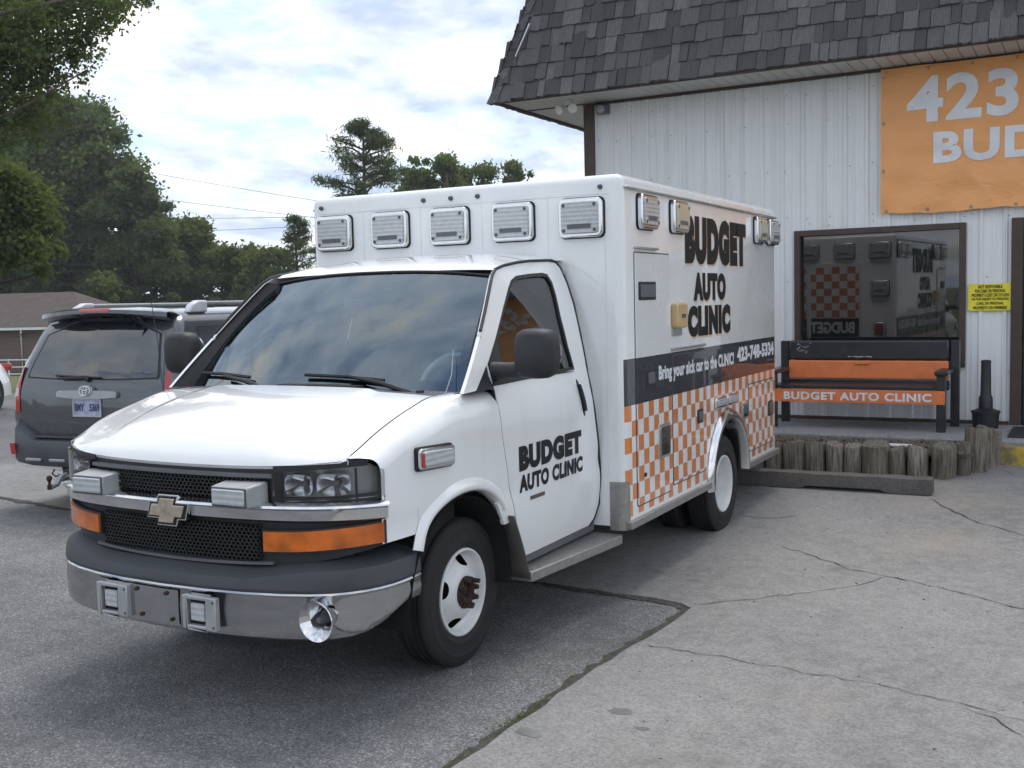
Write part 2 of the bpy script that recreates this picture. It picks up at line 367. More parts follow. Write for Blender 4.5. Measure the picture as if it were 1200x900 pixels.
def leaf(name, a, b, tr=.35):
    n = NT(name); n.N.remove(n.b); nz = n.noise(.55, 3); g = n.N.new('ShaderNodeNewGeometry').outputs['Random Per Island']
    c = n.mix(n.math('MULTIPLY_ADD', g, .6, n.math('MULTIPLY', nz, .4)), a, b)
    d = n.N.new('ShaderNodeBsdfDiffuse'); t = n.N.new('ShaderNodeBsdfTranslucent'); mx = n.N.new('ShaderNodeMixShader'); mx.inputs[0].default_value = tr
    n.L.new(c, d.inputs[0]); n.L.new(n.mix(.5, c, (.16, .20, .02)), t.inputs[0]); n.L.new(d.outputs[0], mx.inputs[1]); n.L.new(t.outputs[0], mx.inputs[2]); n.L.new(mx.outputs[0], n.out.inputs[0]); M[name] = n.m
leaf('leaf_mid', (.085, .118, .048), (.150, .190, .078), .45); leaf('leaf_light', (.095, .128, .045), (.165, .200, .075), .45); leaf('leaf_dark', (.075, .108, .052), (.130, .168, .078), .45); leaf('pine_needle', (.050, .072, .042), (.090, .118, .062), .3)
def grassm():
    n = NT('lawn'); n.set(Base_Color=n.mix(n.noise(3, 6), (.055, .075, .025), (.12, .13, .05)), Roughness=.95); n.bump(n.noise(40, 4), .6, .05); M['lawn'] = n.m
    b = NT('brick'); br = b.N.new('ShaderNodeTexBrick'); br.inputs['Scale'].default_value = 1; br.inputs['Brick Width'].default_value = .22; br.inputs['Row Height'].default_value = .075; br.inputs['Mortar Size'].default_value = .010
    br.inputs['Color1'].default_value = (.135, .070, .055, 1); br.inputs['Color2'].default_value = (.095, .055, .045, 1); br.inputs['Mortar'].default_value = (.22, .20, .19, 1)
    b.L.new(b.map(rot=(math.pi/2, 0, 0)), br.inputs['Vector']); b.set(Base_Color=br.outputs[0], Roughness=.9); M['brick'] = b.m
grassm()
# ------------------------------------------------------------------ ground
rng = np.random.default_rng(7); random.seed(7)
def sstep(t): t = min(1, max(0, t)); return t*t*(3-2*t)
def gz(x, y):
    z = .07*max(0, y-3.4)*sstep((x+3.4)/1.8) if y > 3.4 else 0.0
    if y > 7.7: z = min(z, .30)
    d = (x-CAM[0])*-math.sin(YAW)+(y-CAM[1])*math.cos(YAW)
    return z-min(2.2, .047*max(0, d-25))
def sheet(poly, name, mat, off=0.0, cut=.6, drop=0.0, parent=None, kind='structure', jag=0.0):
    bm = bmesh.new(); pts = []
    for i, p in enumerate(poly):
        q = poly[(i+1) % len(poly)]; n = max(1, int(math.dist(p, q)/.12)) if jag and math.dist(p, q) < 7 else 1
        for k in range(n):
            t = k/n; jj = jag if 0 < k else 0
            pts.append((p[0]+(q[0]-p[0])*t+random.uniform(-jj, jj), p[1]+(q[1]-p[1])*t+random.uniform(-jj, jj)))
    vv = [bm.verts.new((x, y, 0)) for x, y in pts]; ee = [bm.edges.new((vv[i], vv[(i+1) % len(vv)])) for i in range(len(vv))]
    bmesh.ops.triangle_fill(bm, use_beauty=True, edges=ee)
    xs_ = [p[0] for p in pts]; ys_ = [p[1] for p in pts]
    for ax, lo, hi in ((0, min(xs_), max(xs_)), (1, min(ys_), max(ys_))):
        k = lo+cut
        while k < hi:
            no = (1, 0, 0) if ax == 0 else (0, 1, 0); co = (k, 0, 0) if ax == 0 else (0, k, 0)
            bmesh.ops.bisect_plane(bm, geom=bm.verts[:]+bm.edges[:]+bm.faces[:], plane_co=co, plane_no=no); k += cut
    if drop:
        be = [e for e in bm.edges if len(e.link_faces) == 1]
        r = bmesh.ops.extrude_edge_only(bm, edges=be); low = {g for g in r['geom'] if isinstance(g, bmesh.types.BMVert)}
    else: low = set()
    for v in bm.verts: v.co.z = gz(v.co.x, v.co.y)+off-(drop if v in low else 0)
    bmesh.ops.recalc_face_normals(bm, faces=bm.faces)
    me = bpy.data.meshes.new(name); bm.to_mesh(me); bm.free(); o = link(name, me, mat, parent)
    if kind: o['kind'] = kind
    return o
def big_ground():
    P = []
    for k in range(72):
        a = 2*math.pi*k/72; row = []
        for r in (0, 3, 6, 9, 12, 16, 20, 25, 30, 36, 43, 52, 62, 75, 95, 130, 180, 240, 300):
            x, y = r*math.cos(a), r*math.sin(a); row.append((x, y, gz(x, y)-.04))
        P.append(row)
    o = build(MB().grid(P, close_u=True), 'ground', M['lawn'], smooth=60); o['kind'] = 'structure'
big_ground()
def at_depth(lat, d): return (CAM[0]-math.sin(YAW)*d+math.cos(YAW)*lat, CAM[1]+math.cos(YAW)*d+math.sin(YAW)*lat)
lot = sheet([at_depth(-15, -9), at_depth(10, -9), at_depth(10, 24.5), at_depth(-16, 24.5)], 'parking_lot', M['asphalt'], 0.0, 1.2)
APRON = [(1.36, -9), (1.42, -3), (1.475, -1.0), (1.50, -.5), (1.515, .2), (1.585, .83), (1.60, 1.36), (1.52, 1.43), (1.33, 1.475), (1.05, 1.485), (.62, 1.55), (-1.5, 1.80), (-4.65, 2.16), (-5.9, 2.33), (-9.5, 2.75), (-9.5, 4.0), (-6.5, 3.68), (-2.4, 3.5), (-2.4, 7.9), (7, 7.9), (7, -9)]
apron = sheet(APRON, 'concrete_apron', M['concrete'], .013, .7, .03, jag=.012)

def ribbon(path, w, name, mat, parent, off, jag=.02, step=.06, seed=1, kind='stuff'):
    r = random.Random(seed); pts = []
    for a, b in zip(path[:-1], path[1:]):
        n = max(2, int(math.dist(a, b)/step))
        pts += [(a[0]+(b[0]-a[0])*k/n+r.uniform(-jag, jag)*.6, a[1]+(b[1]-a[1])*k/n+r.uniform(-jag, jag)) for k in range(n)]
    pts.append(path[-1]); P = []
    for i, p in enumerate(pts):
        q = pts[min(i+1, len(pts)-1)]; o = pts[max(i-1, 0)]; dx, dy = q[0]-o[0], q[1]-o[1]; l = math.hypot(dx, dy) or 1; ww = w*r.uniform(.35, 1.2)*(.25 if i in (0, len(pts)-1) else 1)
        P.append([(p[0]-dy/l*s*ww/2, p[1]+dx/l*s*ww/2, gz(*p)+off) for s in (-1, 1)])
    o = build(MB().grid(P), name, mat, parent); o['kind'] = kind; return o
simple('crack_dark', (.028, .027, .026), .95, var=.4, vscale=30)
simple('edge_dirt', (.050, .047, .040), .95, var=.5, vscale=25, bump=1, bscale=80)
simple('oil_stain', (.155, .156, .16), .85, var=.3)
for k, (pth, w) in enumerate([([(1.298, 3.21), (1.45, 3.19), (1.609, 3.127), (1.976, 2.86), (2.25, 2.62), (2.511, 2.519), (2.9, 2.33), (3.324, 2.072), (4.4, 1.7)], .010), ([(1.60, 1.42), (1.75, 1.56), (2.0, 1.80), (2.363, 2.189), (2.511, 2.519)], .006),
        ([(1.60, .62), (1.9, .60), (2.27, .566), (2.764, .51), (3.143, .418), (3.42, .315), (4.4, .1)], .0065), ([(2.484, 4.82), (2.62, 4.55), (2.853, 4.229), (3.05, 4.05), (3.223, 3.914), (4.3, 3.4)], .012), ([(3.143, .418), (3.3, .30), (3.42, .16)], .006)]):
    ribbon(pth, w, 'crack', M['crack_dark'], apron, .0165, seed=k)
ribbon([(1.36, -5), (1.40, -3), (1.455, -1.0), (1.48, -.5), (1.495, .2), (1.565, .83), (1.575, 1.34), (1.50, 1.40), (1.31, 1.445), (1.05, 1.46), (.62, 1.52), (-1.5, 1.77), (-4.65, 2.13), (-5.9, 2.30), (-9.5, 2.72)], .075, 'edge_dirt', M['edge_dirt'], apron, .006, .02, .07, 11)
def blob(cx, cy, rx, ry, name, mat, parent, off, seed):
    r = random.Random(seed); P = [[(cx, cy, gz(cx, cy)+off)]*1+[(cx+rx*k*math.cos(a)*j, cy+ry*k*math.sin(a)*j, gz(cx+rx*k*math.cos(a)*j, cy+ry*k*math.sin(a)*j)+off) for k in (.5, 1.)] for a, j in ((2*math.pi*i/18, r.uniform(.75, 1.2)) for i in range(18))]
    o = build(MB().grid(P, close_u=True), name, mat, parent); o['kind'] = 'stuff'
blob(1.846, -.28, .055, .040, 'stain', M['oil_stain'], apron, .0145, 3); blob(1.586, -.659, .065, .045, 'stain', M['oil_stain'], apron, .0145, 4); blob(2.0, -.42, .03, .02, 'stain', M['oil_stain'], apron, .0145, 5)
simple('faint_stain', (.195, .196, .20), .85, var=.25); blob(1.33, 3.95, .22, .10, 'stain', M['faint_stain'], apron, .0165, 8); pass
def pebbles():
    V = []; F = []; r = np.random.default_rng(3)
    for k in range(420):
        if k < 300:
            t = r.random(); pth = APRON[1:12]; i = min(int(t*10), 9); a, b = pth[i], pth[i+1]; f = t*10-i
            x, y = a[0]+(b[0]-a[0])*f-abs(r.normal(0, .06)), a[1]+(b[1]-a[1])*f-abs(r.normal(0, .03)); off = 0
        else: x, y = r.uniform(1.7, 4), r.uniform(-2, 5); off = .013
        s = r.uniform(.003, .008); o = len(V); z = gz(x, y)+off+s*.4
        V += [(x+s, y, z), (x-s*.7, y+s*.8, z), (x-s*.6, y-s*.9, z), (x+r.normal(0, s*.3), y+r.normal(0, s*.3), z+s*.8), (x, y, z-s)]
        F += [(o, o+1, o+3), (o+1, o+2, o+3), (o+2, o, o+3), (o+1, o, o+4), (o+2, o+1, o+4), (o, o+2, o+4)]
    simple('pebble', (.19, .185, .175), .9, var=.5, vscale=20); o = np_mesh('pebbles', np.array(V), np.array(F), M['pebble']); tag(o, 'small loose gravel scattered along the edge of the concrete', 'gravel', kind='stuff')
pebbles()
def weeds():
    V = []; F = []; r = np.random.default_rng(5)
    for cx, cy, n, sp in ((1.47, -.55, 260, .07), (1.48, -.35, 120, .05), (1.45, -1.05, 90, .06), (1.56, .75, 30, .03)):
        for k in range(n):
            x, y = cx+r.normal(0, sp*.35), cy+r.normal(0, sp*1.2); h = r.uniform(.006, .02); a = r.uniform(0, 6.28); o = len(V); dx, dy = math.cos(a)*.003, math.sin(a)*.003
            V += [(x-dx, y-dy, .004), (x+dx, y+dy, .004), (x+r.normal(0, .008), y+r.normal(0, .008), h)]; F.append((o, o+1, o+2))
    o = np_mesh('weeds', np.array(V), np.array(F), M['leaf_light']); tag(o, 'tiny green weeds in the joint between asphalt and concrete', 'weeds', kind='stuff')
weeds()

# ------------------------------------------------------------------ the auto shop
WY = 7.66; PZ = .42; EZ = 4.19; EY = 6.85; EX = -2.72; XR = 5.4
shop = empty('auto_shop', (0, 0, 0), 0, 'white metal sided shop with grey wood shingle mansard roof and orange banner', 'building')
WIN = (.69, 2.43, 1.03, 2.50); DOOR = (2.93, 4.05, PZ, 2.49)
def panel_profile(x0, x1):
    pts = []; k0 = math.floor((x0+1.75)/.2286)-1
    for k in range(k0, k0+10):
        c = -1.75+.2286*k
        for dx, h in ((-.030, 0), (-.014, .019), (.014, .019), (.030, 0), (.090, 0), (.094, .004), (.106, .004), (.110, 0), (.140, 0), (.144, .004), (.156, .004), (.160, 0)): pts.append((c+dx, h))
    pts.sort(); xs_ = np.array([p[0] for p in pts]); hs = np.array([p[1] for p in pts])
    out = [(x0, float(np.interp(x0, xs_, hs)))]+[(x, h) for x, h in pts if x0 < x < x1]+[(x1, float(np.interp(x1, xs_, hs)))]
    return out
def siding_piece(x0, x1, z0, z1):
    P = [[(x, WY-h, z0), (x, WY-h, z1)] for x, h in panel_profile(x0, x1)]
    build(MB().grid(P), 'siding_panel', M['siding'], shop)
k = 0
while -1.75+.9144*k < XR:
    a, b = -1.75+.9144*k+.001, -1.75+.9144*(k+1)-.001; k += 1
    cuts = sorted({a, b, *[c for c in (WIN[0], WIN[1], DOOR[0], DOOR[1]) if a < c < b]})
    for c0, c1 in zip(cuts[:-1], cuts[1:]):
        m = (c0+c1)/2; z = [(PZ-.02, EZ)]
        if WIN[0] < m < WIN[1]: z = [(PZ-.02, WIN[2]), (WIN[3], EZ)]
        elif DOOR[0] < m < DOOR[1]: z = [(DOOR[3], EZ)]
        for z0, z1 in z: siding_piece(c0, c1, z0, z1)
wl = MB()
for x0, x1, z0, z1 in ((-1.74, WIN[0], 0, EZ+.3), (WIN[0], WIN[1], 0, WIN[2]), (WIN[0], WIN[1], WIN[3], EZ+.3), (WIN[1], DOOR[0], 0, EZ+.3), (DOOR[0], DOOR[1], DOOR[3], EZ+.3), (DOOR[1], XR, 0, EZ+.3)): wl.box(x0, x1, WY+.01, WY+.14, z0, z1)
wl.box(-1.74, -1.6, WY+.14, 17, 0, EZ+.3).box(XR-.14, XR, WY+.14, 17, 0, EZ+.3).box(-1.6, XR-.14, 16.86, 17, 0, EZ+.3)
build(wl, 'wall', M['gutter_white'], shop)
sc = MB(); r_ = random.Random(4)
for zr in (4.02, 3.72, 3.20, 2.66, 2.58, 1.95, 1.40, .95, .52):
    for kk in range(32):
        x = -1.75+.2286*kk+r_.uniform(-.02, .02)+.05
        if r_.random() < .25 or (WIN[0]-.08 < x < WIN[1]+.08 and WIN[2]-.08 < zr < WIN[3]+.08) or (DOOR[0] < x and zr < DOOR[3]+.05) or (x > 1.6 and 2.65 < zr): continue
        sc.lathe([(.0055, -.005), (.0055, .004), (.0, .005)][::-1], (x, WY-.006, zr+r_.uniform(-.015, .015)), 'y', 6)
simple('screw_dark', (.16, .15, .145), .6); o = build(sc, 'siding_screws', M['screw_dark'], shop); o['kind'] = 'stuff'
build(MB().box(-1.87, -1.735, WY-.055, WY+.14, 0, EZ-.015), 'corner_post', M['brown_trim'], shop, bevel=.006)
build(MB().box(-1.735, DOOR[0]-.06, WY-.03, WY+.005, PZ-.02, PZ+.035), 'base_flashing', M['brown_trim'], shop, bevel=.003)
w = empty('window', (0, 0, 0)); w.parent = shop
for x0, x1, z0, z1 in ((WIN[0]-.02, WIN[0]+.045, WIN[2]-.02, WIN[3]+.02), (WIN[1]-.045, WIN[1]+.02, WIN[2]-.02, WIN[3]+.02), (WIN[0]+.045, WIN[1]-.045, WIN[3]-.045, WIN[3]+.02), (WIN[0]+.045, WIN[1]-.045, WIN[2]-.02, WIN[2]+.045)):
    build(MB().box(x0, x1, WY-.045, WY+.04, z0, z1), 'frame', M['brown_trim'], w, bevel=.006)
wcx, wcz = (WIN[0]+WIN[1])/2, (WIN[2]+WIN[3])/2; ww_, wh_ = (WIN[1]-WIN[0])/2-.035, (WIN[3]-WIN[2])/2-.035
build(MB().box(-ww_, ww_, -.005, .005, -wh_, wh_), 'pane', M['shop_glass'], w, loc=(wcx, WY+.030, wcz), rot=(math.radians(.2), 0, math.radians(-1.7)))   # turned a little out of true to shift the ambulance's reflection
d = empty('door', (0, 0, 0)); d.parent = shop
for x0, x1, z0, z1 in ((DOOR[0]-.05, DOOR[0]+.06, PZ, DOOR[3]+.05), (DOOR[1]-.06, DOOR[1]+.05, PZ, DOOR[3]+.05), (DOOR[0]+.06, DOOR[1]-.06, DOOR[3]-.06, DOOR[3]+.05)):
    build(MB().box(x0, x1, WY-.05, WY+.06, z0, z1), 'frame', M['brown_trim'], d, bevel=.006)
build(MB().box(DOOR[0]+.065, DOOR[1]-.065, WY+.0, WY+.045, PZ+.01, DOOR[3]-.065), 'door_leaf', M['black_plastic'], d, bevel=.004)
build(MB().box(DOOR[0]+.17, DOOR[1]-.17, WY-.006, WY-.001, PZ+.30, DOOR[3]-.2), 'pane', M['shop_glass'], d)
build(MB().tube([(DOOR[0]+.12, WY, 1.35), (DOOR[0]+.12, WY-.06, 1.37), (DOOR[0]+.12, WY-.06, 1.58), (DOOR[0]+.12, WY, 1.6)], .011), 'handle', M['aluminium'], d, smooth=60)

# soffit boards, eaves, mansard roof with separate shingles
TH = math.atan(3.3); CT, ST = math.cos(TH), math.sin(TH)
def slat(x0, x1, y0, y1): build(MB().box(x0, x1, y0, y1, EZ, EZ+.012), 'soffit_board', M['soffit'], shop, bevel=.004, seg=1)
x = EX+.06
while x < XR: slat(x, x+.128, EY+.05, WY-.02); x += .1335
y = WY+.0
while y < 12: slat(EX+.06, -1.875, y, y+.128); y += .1335
build(MB().box(-1.735, XR, WY-.032, WY-.004, EZ-.035, EZ-.002), 'soffit_channel', M['brown_trim'], shop)
build(MB().box(EX+.05, -1.88, WY-.03, WY-.005, EZ-.012, EZ-.001), 'soffit_channel', M['brown_trim'], shop)
roof = empty('roof', (0, 0, 0)); roof.parent = shop
RH = 2.3; ins = RH/3.3
b0 = [(EX+.02, EY+.02), (XR, EY+.02), (XR, 17.5), (EX+.02, 17.5)]; b1 = [(EX+.02+ins, EY+.02+ins), (XR, EY+.02+ins), (XR, 17.5), (EX+.02+ins, 17.5)]
v = [(x, y, EZ+.014) for x, y in b0]+[(x, y, EZ+RH) for x, y in b1]
build(MB().add(v, [(0, 1, 5, 4), (1, 2, 6, 5), (2, 3, 7, 6), (3, 0, 4, 7), (4, 5, 6, 7), (0, 3, 2, 1)]), 'roof_deck', M['brown_trim'], roof)
build(MB().box(EX+.005, XR, EY+.012, EY+.05, EZ-.03, EZ+.02), 'eave_board', M['brown_trim'], roof, bevel=.003)
build(MB().box(EX+.012, EX+.05, EY+.052, 17, EZ-.03, EZ+.02), 'eave_board', M['brown_trim'], roof, bevel=.003)
def shingle_mesh(seed):
    r = random.Random(seed); n = 5; mb = MB(); L = .34; P = []
    zb = [r.uniform(-.010, .008) for _ in range(n+1)]; t = r.uniform(.020, .036)
    V = []
    for i in range(n+1):
        xx = i/n; V += [(xx, -t*r.uniform(.9, 1.1), zb[i]), (xx, -.004, L), (xx, .0, zb[i]), (xx, .0, L)]
    F = []
    for i in range(n):
        a, b = 4*i, 4*i+4; F += [(a, b, b+1, a+1), (a+2, b+2, b, a), (a+3, b+3, b+2, a+2), (a+1, b+1, b+3, a+3)]
    F += [(0, 1, 3, 2), (4*n+2, 4*n+3, 4*n+1, 4*n)]
    mb.add(V, F); me = bpy.data.meshes.new('shingle'); me.from_pydata(mb.v, [], mb.f); me.update(); me.materials.append(M['wood_shingle']); return me
SH = [shingle_mesh(k) for k in range(9)]
rest = MB(); r_ = random.Random(21); rows = 10; ex = .212
for i in range(rows):
    s = i*ex-.02; x = EX+max(0, s*CT)+r_.uniform(-.08, 0); y = EY+s*CT; z = EZ+s*ST
    while x < XR-.3:
        w_ = r_.choice((.09, .11, .13, .15, .17, .19, .22))*r_.uniform(.9, 1.1); x0 = x if x > EX+s*CT else EX+s*CT; ww = x+w_-x0-.006
        if ww > .03:
            u, v_, dd = proj((x0+ww/2, y, z)); dz = r_.uniform(-.012, .010); rot = (-(math.pi/2-TH)+r_.uniform(-.012, .02), r_.uniform(-.012, .012), r_.uniform(-.015, .015))
            if -40 < u < 1240 and -45 < v_:
                link('shingle', r_.choice(SH), None, roof, (x0, y-.004, z+dz), rot, (ww, r_.uniform(.8, 1.25), 1))
            else:
                me = r_.choice(SH); Mx = Matrix.Rotation(rot[0], 3, 'X')
                rest.add([tuple(Mx@Vector((q.co.x*ww, q.co.y, q.co.z))+Vector((x0, y-.004, z+dz))) for q in me.vertices], [tuple(p.vertices) for p in me.polygons])
        x += w_
# the side slope's courses, seen edge-on along the hip
for i in range(rows):
    s = i*ex-.02; z = EZ+s*ST; xx = EX+s*CT; yy = EY+s*CT
    while yy < 11:
        w_ = r_.uniform(.12, .24); me = r_.choice(SH); Mx = Matrix.Rotation(-math.pi/2, 3, 'Z')@Matrix.Rotation(-(math.pi/2-TH), 3, 'X')
        rest.add([tuple(Mx@Vector((q.co.x*(w_-.006), q.co.y, q.co.z))+Vector((xx-.004, yy+w_, z))) for q in me.vertices], [tuple(p.vertices) for p in me.polygons]); yy += w_
o = build(rest, 'shingles_far', M['wood_shingle'], roof, weld=False); o['kind'] = 'stuff'
hd = Vector((CT, CT, ST)).normalized()
for i in range(10):
    s = i*ex*1.05-.03; p = Vector((EX+s*CT-.012, EY+s*CT-.022, EZ+s*ST))
    mb = MB(); n1 = Vector((.18, 0.0, 0)); L = .36; a = p; hv = hd*L
    t = Vector((0, -.022, 0)); t2 = Vector((-.022, 0, 0)); wf = Vector((.105, 0, 0)); ws_ = Vector((0, .105, 0))
    mb.add([a+t, a+t+wf, a+wf, a, a+hv+t*.3, a+hv+t*.3+wf, a+hv+wf, a+hv], [(0,1,5,4), (1,2,6,5), (2,3,7,6), (3,0,4,7), (0,3,2,1), (4,5,6,7)])
    mb.add([a+t+t2, a+t2+ws_, a+ws_, a+t, a+hv+t*.3+t2*.3, a+hv+t2*.3+ws_, a+hv+ws_, a+hv+t*.3], [(0,1,5,4), (1,2,6,5), (2,3,7,6), (3,0,4,7), (0,3,2,1), (4,5,6,7)])
    build(mb, 'hip_cap', M['wood_shingle'], roof, weld=False)
build(MB().tube([Vector((EX+.30, EY+.12, EZ+.50))+Vector((0, -.05, 0)), Vector((EX+.30, EY+.12, EZ+.50))+hd*.42+Vector((.02, -.05, 0))], .012, 6), 'hip_batten', M['aluminium'], roof)
# flood lamps under the soffit
fl = empty('flood_light', (-1.93, 7.33, EZ), 0, 'white twin flood light under the soffit near the shop corner', 'light')
build(MB().lathe([(0, .0), (.055, .0), (.055, -.02), (.03, -.035), (0, -.035)], (0, 0, 0), 'z', 16), 'mounting_plate', M['flood_white'], fl, smooth=40)
for s in (-1, 1):
    h = build(MB().lathe([(0, -.03), (.022, -.03), (.03, .0), (.052, .06), (.056, .075), (.048, .075), (0, .065)], (0, 0, 0), 'y', 16), 'lamp_head', M['flood_white'], fl, smooth=40, loc=(.07*s, -.03, -.09), rot=(math.radians(200), 0, math.radians(18*s)))
    build(MB().tube([(.02*s, 0, -.03), (.05*s, -.01, -.06), (.07*s, -.03, -.09)], .010), 'arm', M['flood_white'], fl, smooth=60)
sp = empty('wall_lamp', (-1.60, WY-.03, 4.08), 0, 'small weathered box lamp fixed to the wall top beside the brown corner post', 'light')
build(MB().box(-.075, .075, -.09, 0, -.05, .06), 'housing', M['bezel_grey'], sp, bevel=.012); build(MB().lathe([(0, -.03), (.05, -.02), (.055, 0), (.05, .01), (0, .012)], (0, -.105, -.0), 'y', 16), 'lens', M['lamp_core'], sp, smooth=40)

# banner
def wrinkle(x, z):
    return .012*math.sin(7*x+4.5*z)*math.exp(-((z-3.9)/.9)**2)+.010*math.sin(11*x-8*z+1)+.006*math.sin(19*z+3*x)+.008*math.sin(3.1*x)*math.sin(2.3*z)+.014*math.exp(-((x-1.62-(4.17-z)*.75)/.06)**2)
def on_banner(a, b, t): return (a, WY-.075-wrinkle(a, b)-t, b)
bn = empty('banner', (0, 0, 0), 0, 'large orange vinyl banner with white lettering on the shop wall under the soffit', 'banner')
P = [[(x, on_banner(x, z, 0)[1], z) for z in np.linspace(2.645+.01*math.sin(x*5)+.004*math.sin(23*x), 4.165, 44)] for x in np.linspace(1.605, 4.75, 86)]
build(MB().grid(P), 'cloth', M['banner_cloth'], bn, smooth=80)
for body, a0, a1, b0, b1 in (('423', 1.866, 2.935, 3.568, 4.045), ('-748-5334', 3.02, 4.68, 3.568, 4.045), ('BUDGET', 2.13, 4.17, 3.14, 3.468)):
    mb = text_mb(body, lambda a, b, t: (a, b, t), a0, a1, b0, b1, .034 if body != 'BUDGET' else .042, .002, 1.08)
    bm = bmesh.new(); vv = [bm.verts.new(p) for p in mb.v]
    for f in mb.f:
        try: bm.faces.new([vv[i] for i in f])
        except ValueError: pass
    for k in range(1, 22):
        bmesh.ops.bisect_plane(bm, geom=bm.verts[:]+bm.edges[:]+bm.faces[:], plane_co=(a0+(a1-a0)*k/22, 0, 0), plane_no=(1, 0, 0))
    for k in range(1, 8): bmesh.ops.bisect_plane(bm, geom=bm.verts[:]+bm.edges[:]+bm.faces[:], plane_co=(0, b0+(b1-b0)*k/8, 0), plane_no=(0, 1, 0))
    for q in bm.verts: q.co = on_banner(q.co.x, q.co.y, .005+q.co.z)
    me = bpy.data.meshes.new('lettering'); bm.to_mesh(me); bm.free(); link('lettering', me, M['decal_white'], bn)

for gx_, gz_ in [(x, 2.675) for x in np.arange(1.66, 4.7, .42)]+[(1.635, z) for z in (3.1, 3.6, 4.08)]+[(x, 4.13) for x in np.arange(1.66, 4.7, .42)]:
    gy = on_banner(gx_, gz_, .004)[1]; build(MB().tube([(gx_+.013*math.cos(t), gy, gz_+.013*math.sin(t)) for t in np.linspace(0, 2*math.pi, 13)], .004, 6, cap=False), 'grommet', M['aluminium'], bn, smooth=60)
# yellow notice
sg = empty('notice_sign', (0, 0, 0), 0, 'yellow metal notice with black lettering on the white siding beside the door', 'sign')
sy = WY-.028; build(MB().box(2.475, 2.895, sy-.004, sy, 1.600, 1.878), 'plate', M['sign_yellow'], sg, bevel=.0015)
LN = ['NOT RESPONSIBLE', 'FOR CARS OR PERSONAL', 'PROPERTY LOST OR STOLEN', 'OR FOR INJURY TO PERSONS,', 'CARS, OR PERSONAL', 'PROPERTY ON PREMISES']
WD = [.23, .29, .35, .355, .26, .32]
for i, t in enumerate(LN):
    zc = 1.848-i*.0435; build(text_mb(t, lambda a, b, t_: (a, sy-.0055-t_, b), 2.685-WD[i]/2, 2.685+WD[i]/2, zc-.017, zc+.017, .028, .0008), 'lettering', M['decal_black'], sg)
for sx_, sz_ in ((2.487, 1.866), (2.883, 1.866), (2.487, 1.612), (2.883, 1.612)): build(MB().lathe([(.006, .0), (.006, -.003), (0, -.004)], (sx_, sy-.0045, sz_), 'y', 8), 'screw', M['aluminium'], sg)

# porch, kerb, mat, parking stop, log border, planting bed
porch = build(MB().box(-1.74, XR, 6.36, WY-.035, 0, PZ), 'porch', M['porch_concrete'], bevel=.02); porch['kind'] = 'structure'
ky = build(MB().box(2.86, XR, 6.22, 6.355, gz(4, 6.3)-.02, .372), 'kerb_timber', M['kerb_yellow'], bevel=.012); tag(ky, 'worn yellow painted timber kerb in front of the porch', 'kerb')
mt = build(MB().box(2.93, 4.0, 6.55, 7.35, PZ+.003, PZ+.018), 'door_mat', M['black_plastic'], bevel=.006); tag(mt, 'black rubber doormat on the porch before the shop door', 'mat')
def stop():
    mb = MB(); n = 40; P = []
    for i in range(n+1):
        x = -.9+3.37*i/n; y = 4.975+.02*(x/2.5); g = gz(x, y)+.012; e = 1 if 0 < i < n else .9; j = lambda a=.004: random.uniform(-a, a)
        notch = .028 if (1.45 < x < 2.05 or -.4 < x < .2) else 0
        P.append([(x, y-.105*e, g+notch*.9), (x, y-.100*e+j(), g+.055), (x, y-.078*e+j(), g+.125+j()), (x, y+.070*e+j(), g+.130+j()), (x, y+.095*e, g+.06), (x, y+.1*e, g)])
    mb.grid(P); m = len(P[0]); mb.f += [tuple(range(m)), tuple(n*m+k for k in range(m))[::-1]]
    o = build(mb, 'parking_stop', M['stop_concrete'], smooth=35); tag(o, 'long dark weathered concrete parking stop behind the ambulance', 'parking stop')
stop()
lb = empty('log_border', (1.8, 5.5, gz(1.8, 5.5)), 0, 'row of short weathered upright logs edging the planting bed by the porch', 'border')
LOGS = [(.60, 5.60, .16, .27), (.79, 5.58, .16, .25), (.977, 5.575, .164, .27), (1.17, 5.565, .194, .288), (1.361, 5.58, .191, .282), (1.55, 5.555, .164, .283), (1.709, 5.55, .152, .281), (1.916, 5.555, .247, .304), (2.103, 5.55, .147, .272), (2.27, 5.56, .182, .283), (2.478, 5.62, .215, .30), (2.618, 5.765, .15, .30), (2.715, 5.93, .19, .40), (2.79, 6.09, .16, .38), (2.83, 6.24, .15, .30)]
for k, (lx, ly, lw, lh) in enumerate(LOGS):
    r2 = random.Random(50+k); P = []; ph = [r2.uniform(0, 6) for _ in range(4)]
    for i in range(18):
        a = 2*math.pi*i/18; rr = lw/2*(1+.05*math.sin(2*a+ph[0])+.035*math.sin(5*a+ph[1])+r2.uniform(-.02, .02)); tz = lh+.018*math.sin(a+ph[2])+r2.uniform(-.008, .008)
        P.append([(rr*math.cos(a)*1.02, rr*math.sin(a)*1.02, -.06), (rr*math.cos(a), rr*math.sin(a), lh*.5), (rr*math.cos(a), rr*math.sin(a), tz-.012), (rr*.90*math.cos(a), rr*.90*math.sin(a), tz), (rr*.3*math.cos(a), rr*.3*math.sin(a), lh-.008+r2.uniform(-.004, .004)), (0, 0, lh-.01)])
    build(MB().grid(P, close_u=True), 'log', M['log_wood'], lb, smooth=42, loc=(lx-1.8, ly-5.5, gz(lx, ly)-gz(1.8, 5.5)), rot=(r2.uniform(-.03, .03), r2.uniform(-.03, .03), r2.uniform(0, 3)))
P = [[(x, y, .33+.075*math.sin(math.pi*min(1, max(0, (y-5.5)/.95)))*(.7+.3*math.sin(5*x))+random.uniform(-.012, .012)) for y in np.linspace(5.62, 6.37, 10)] for x in np.linspace(.3, 2.72, 40)]
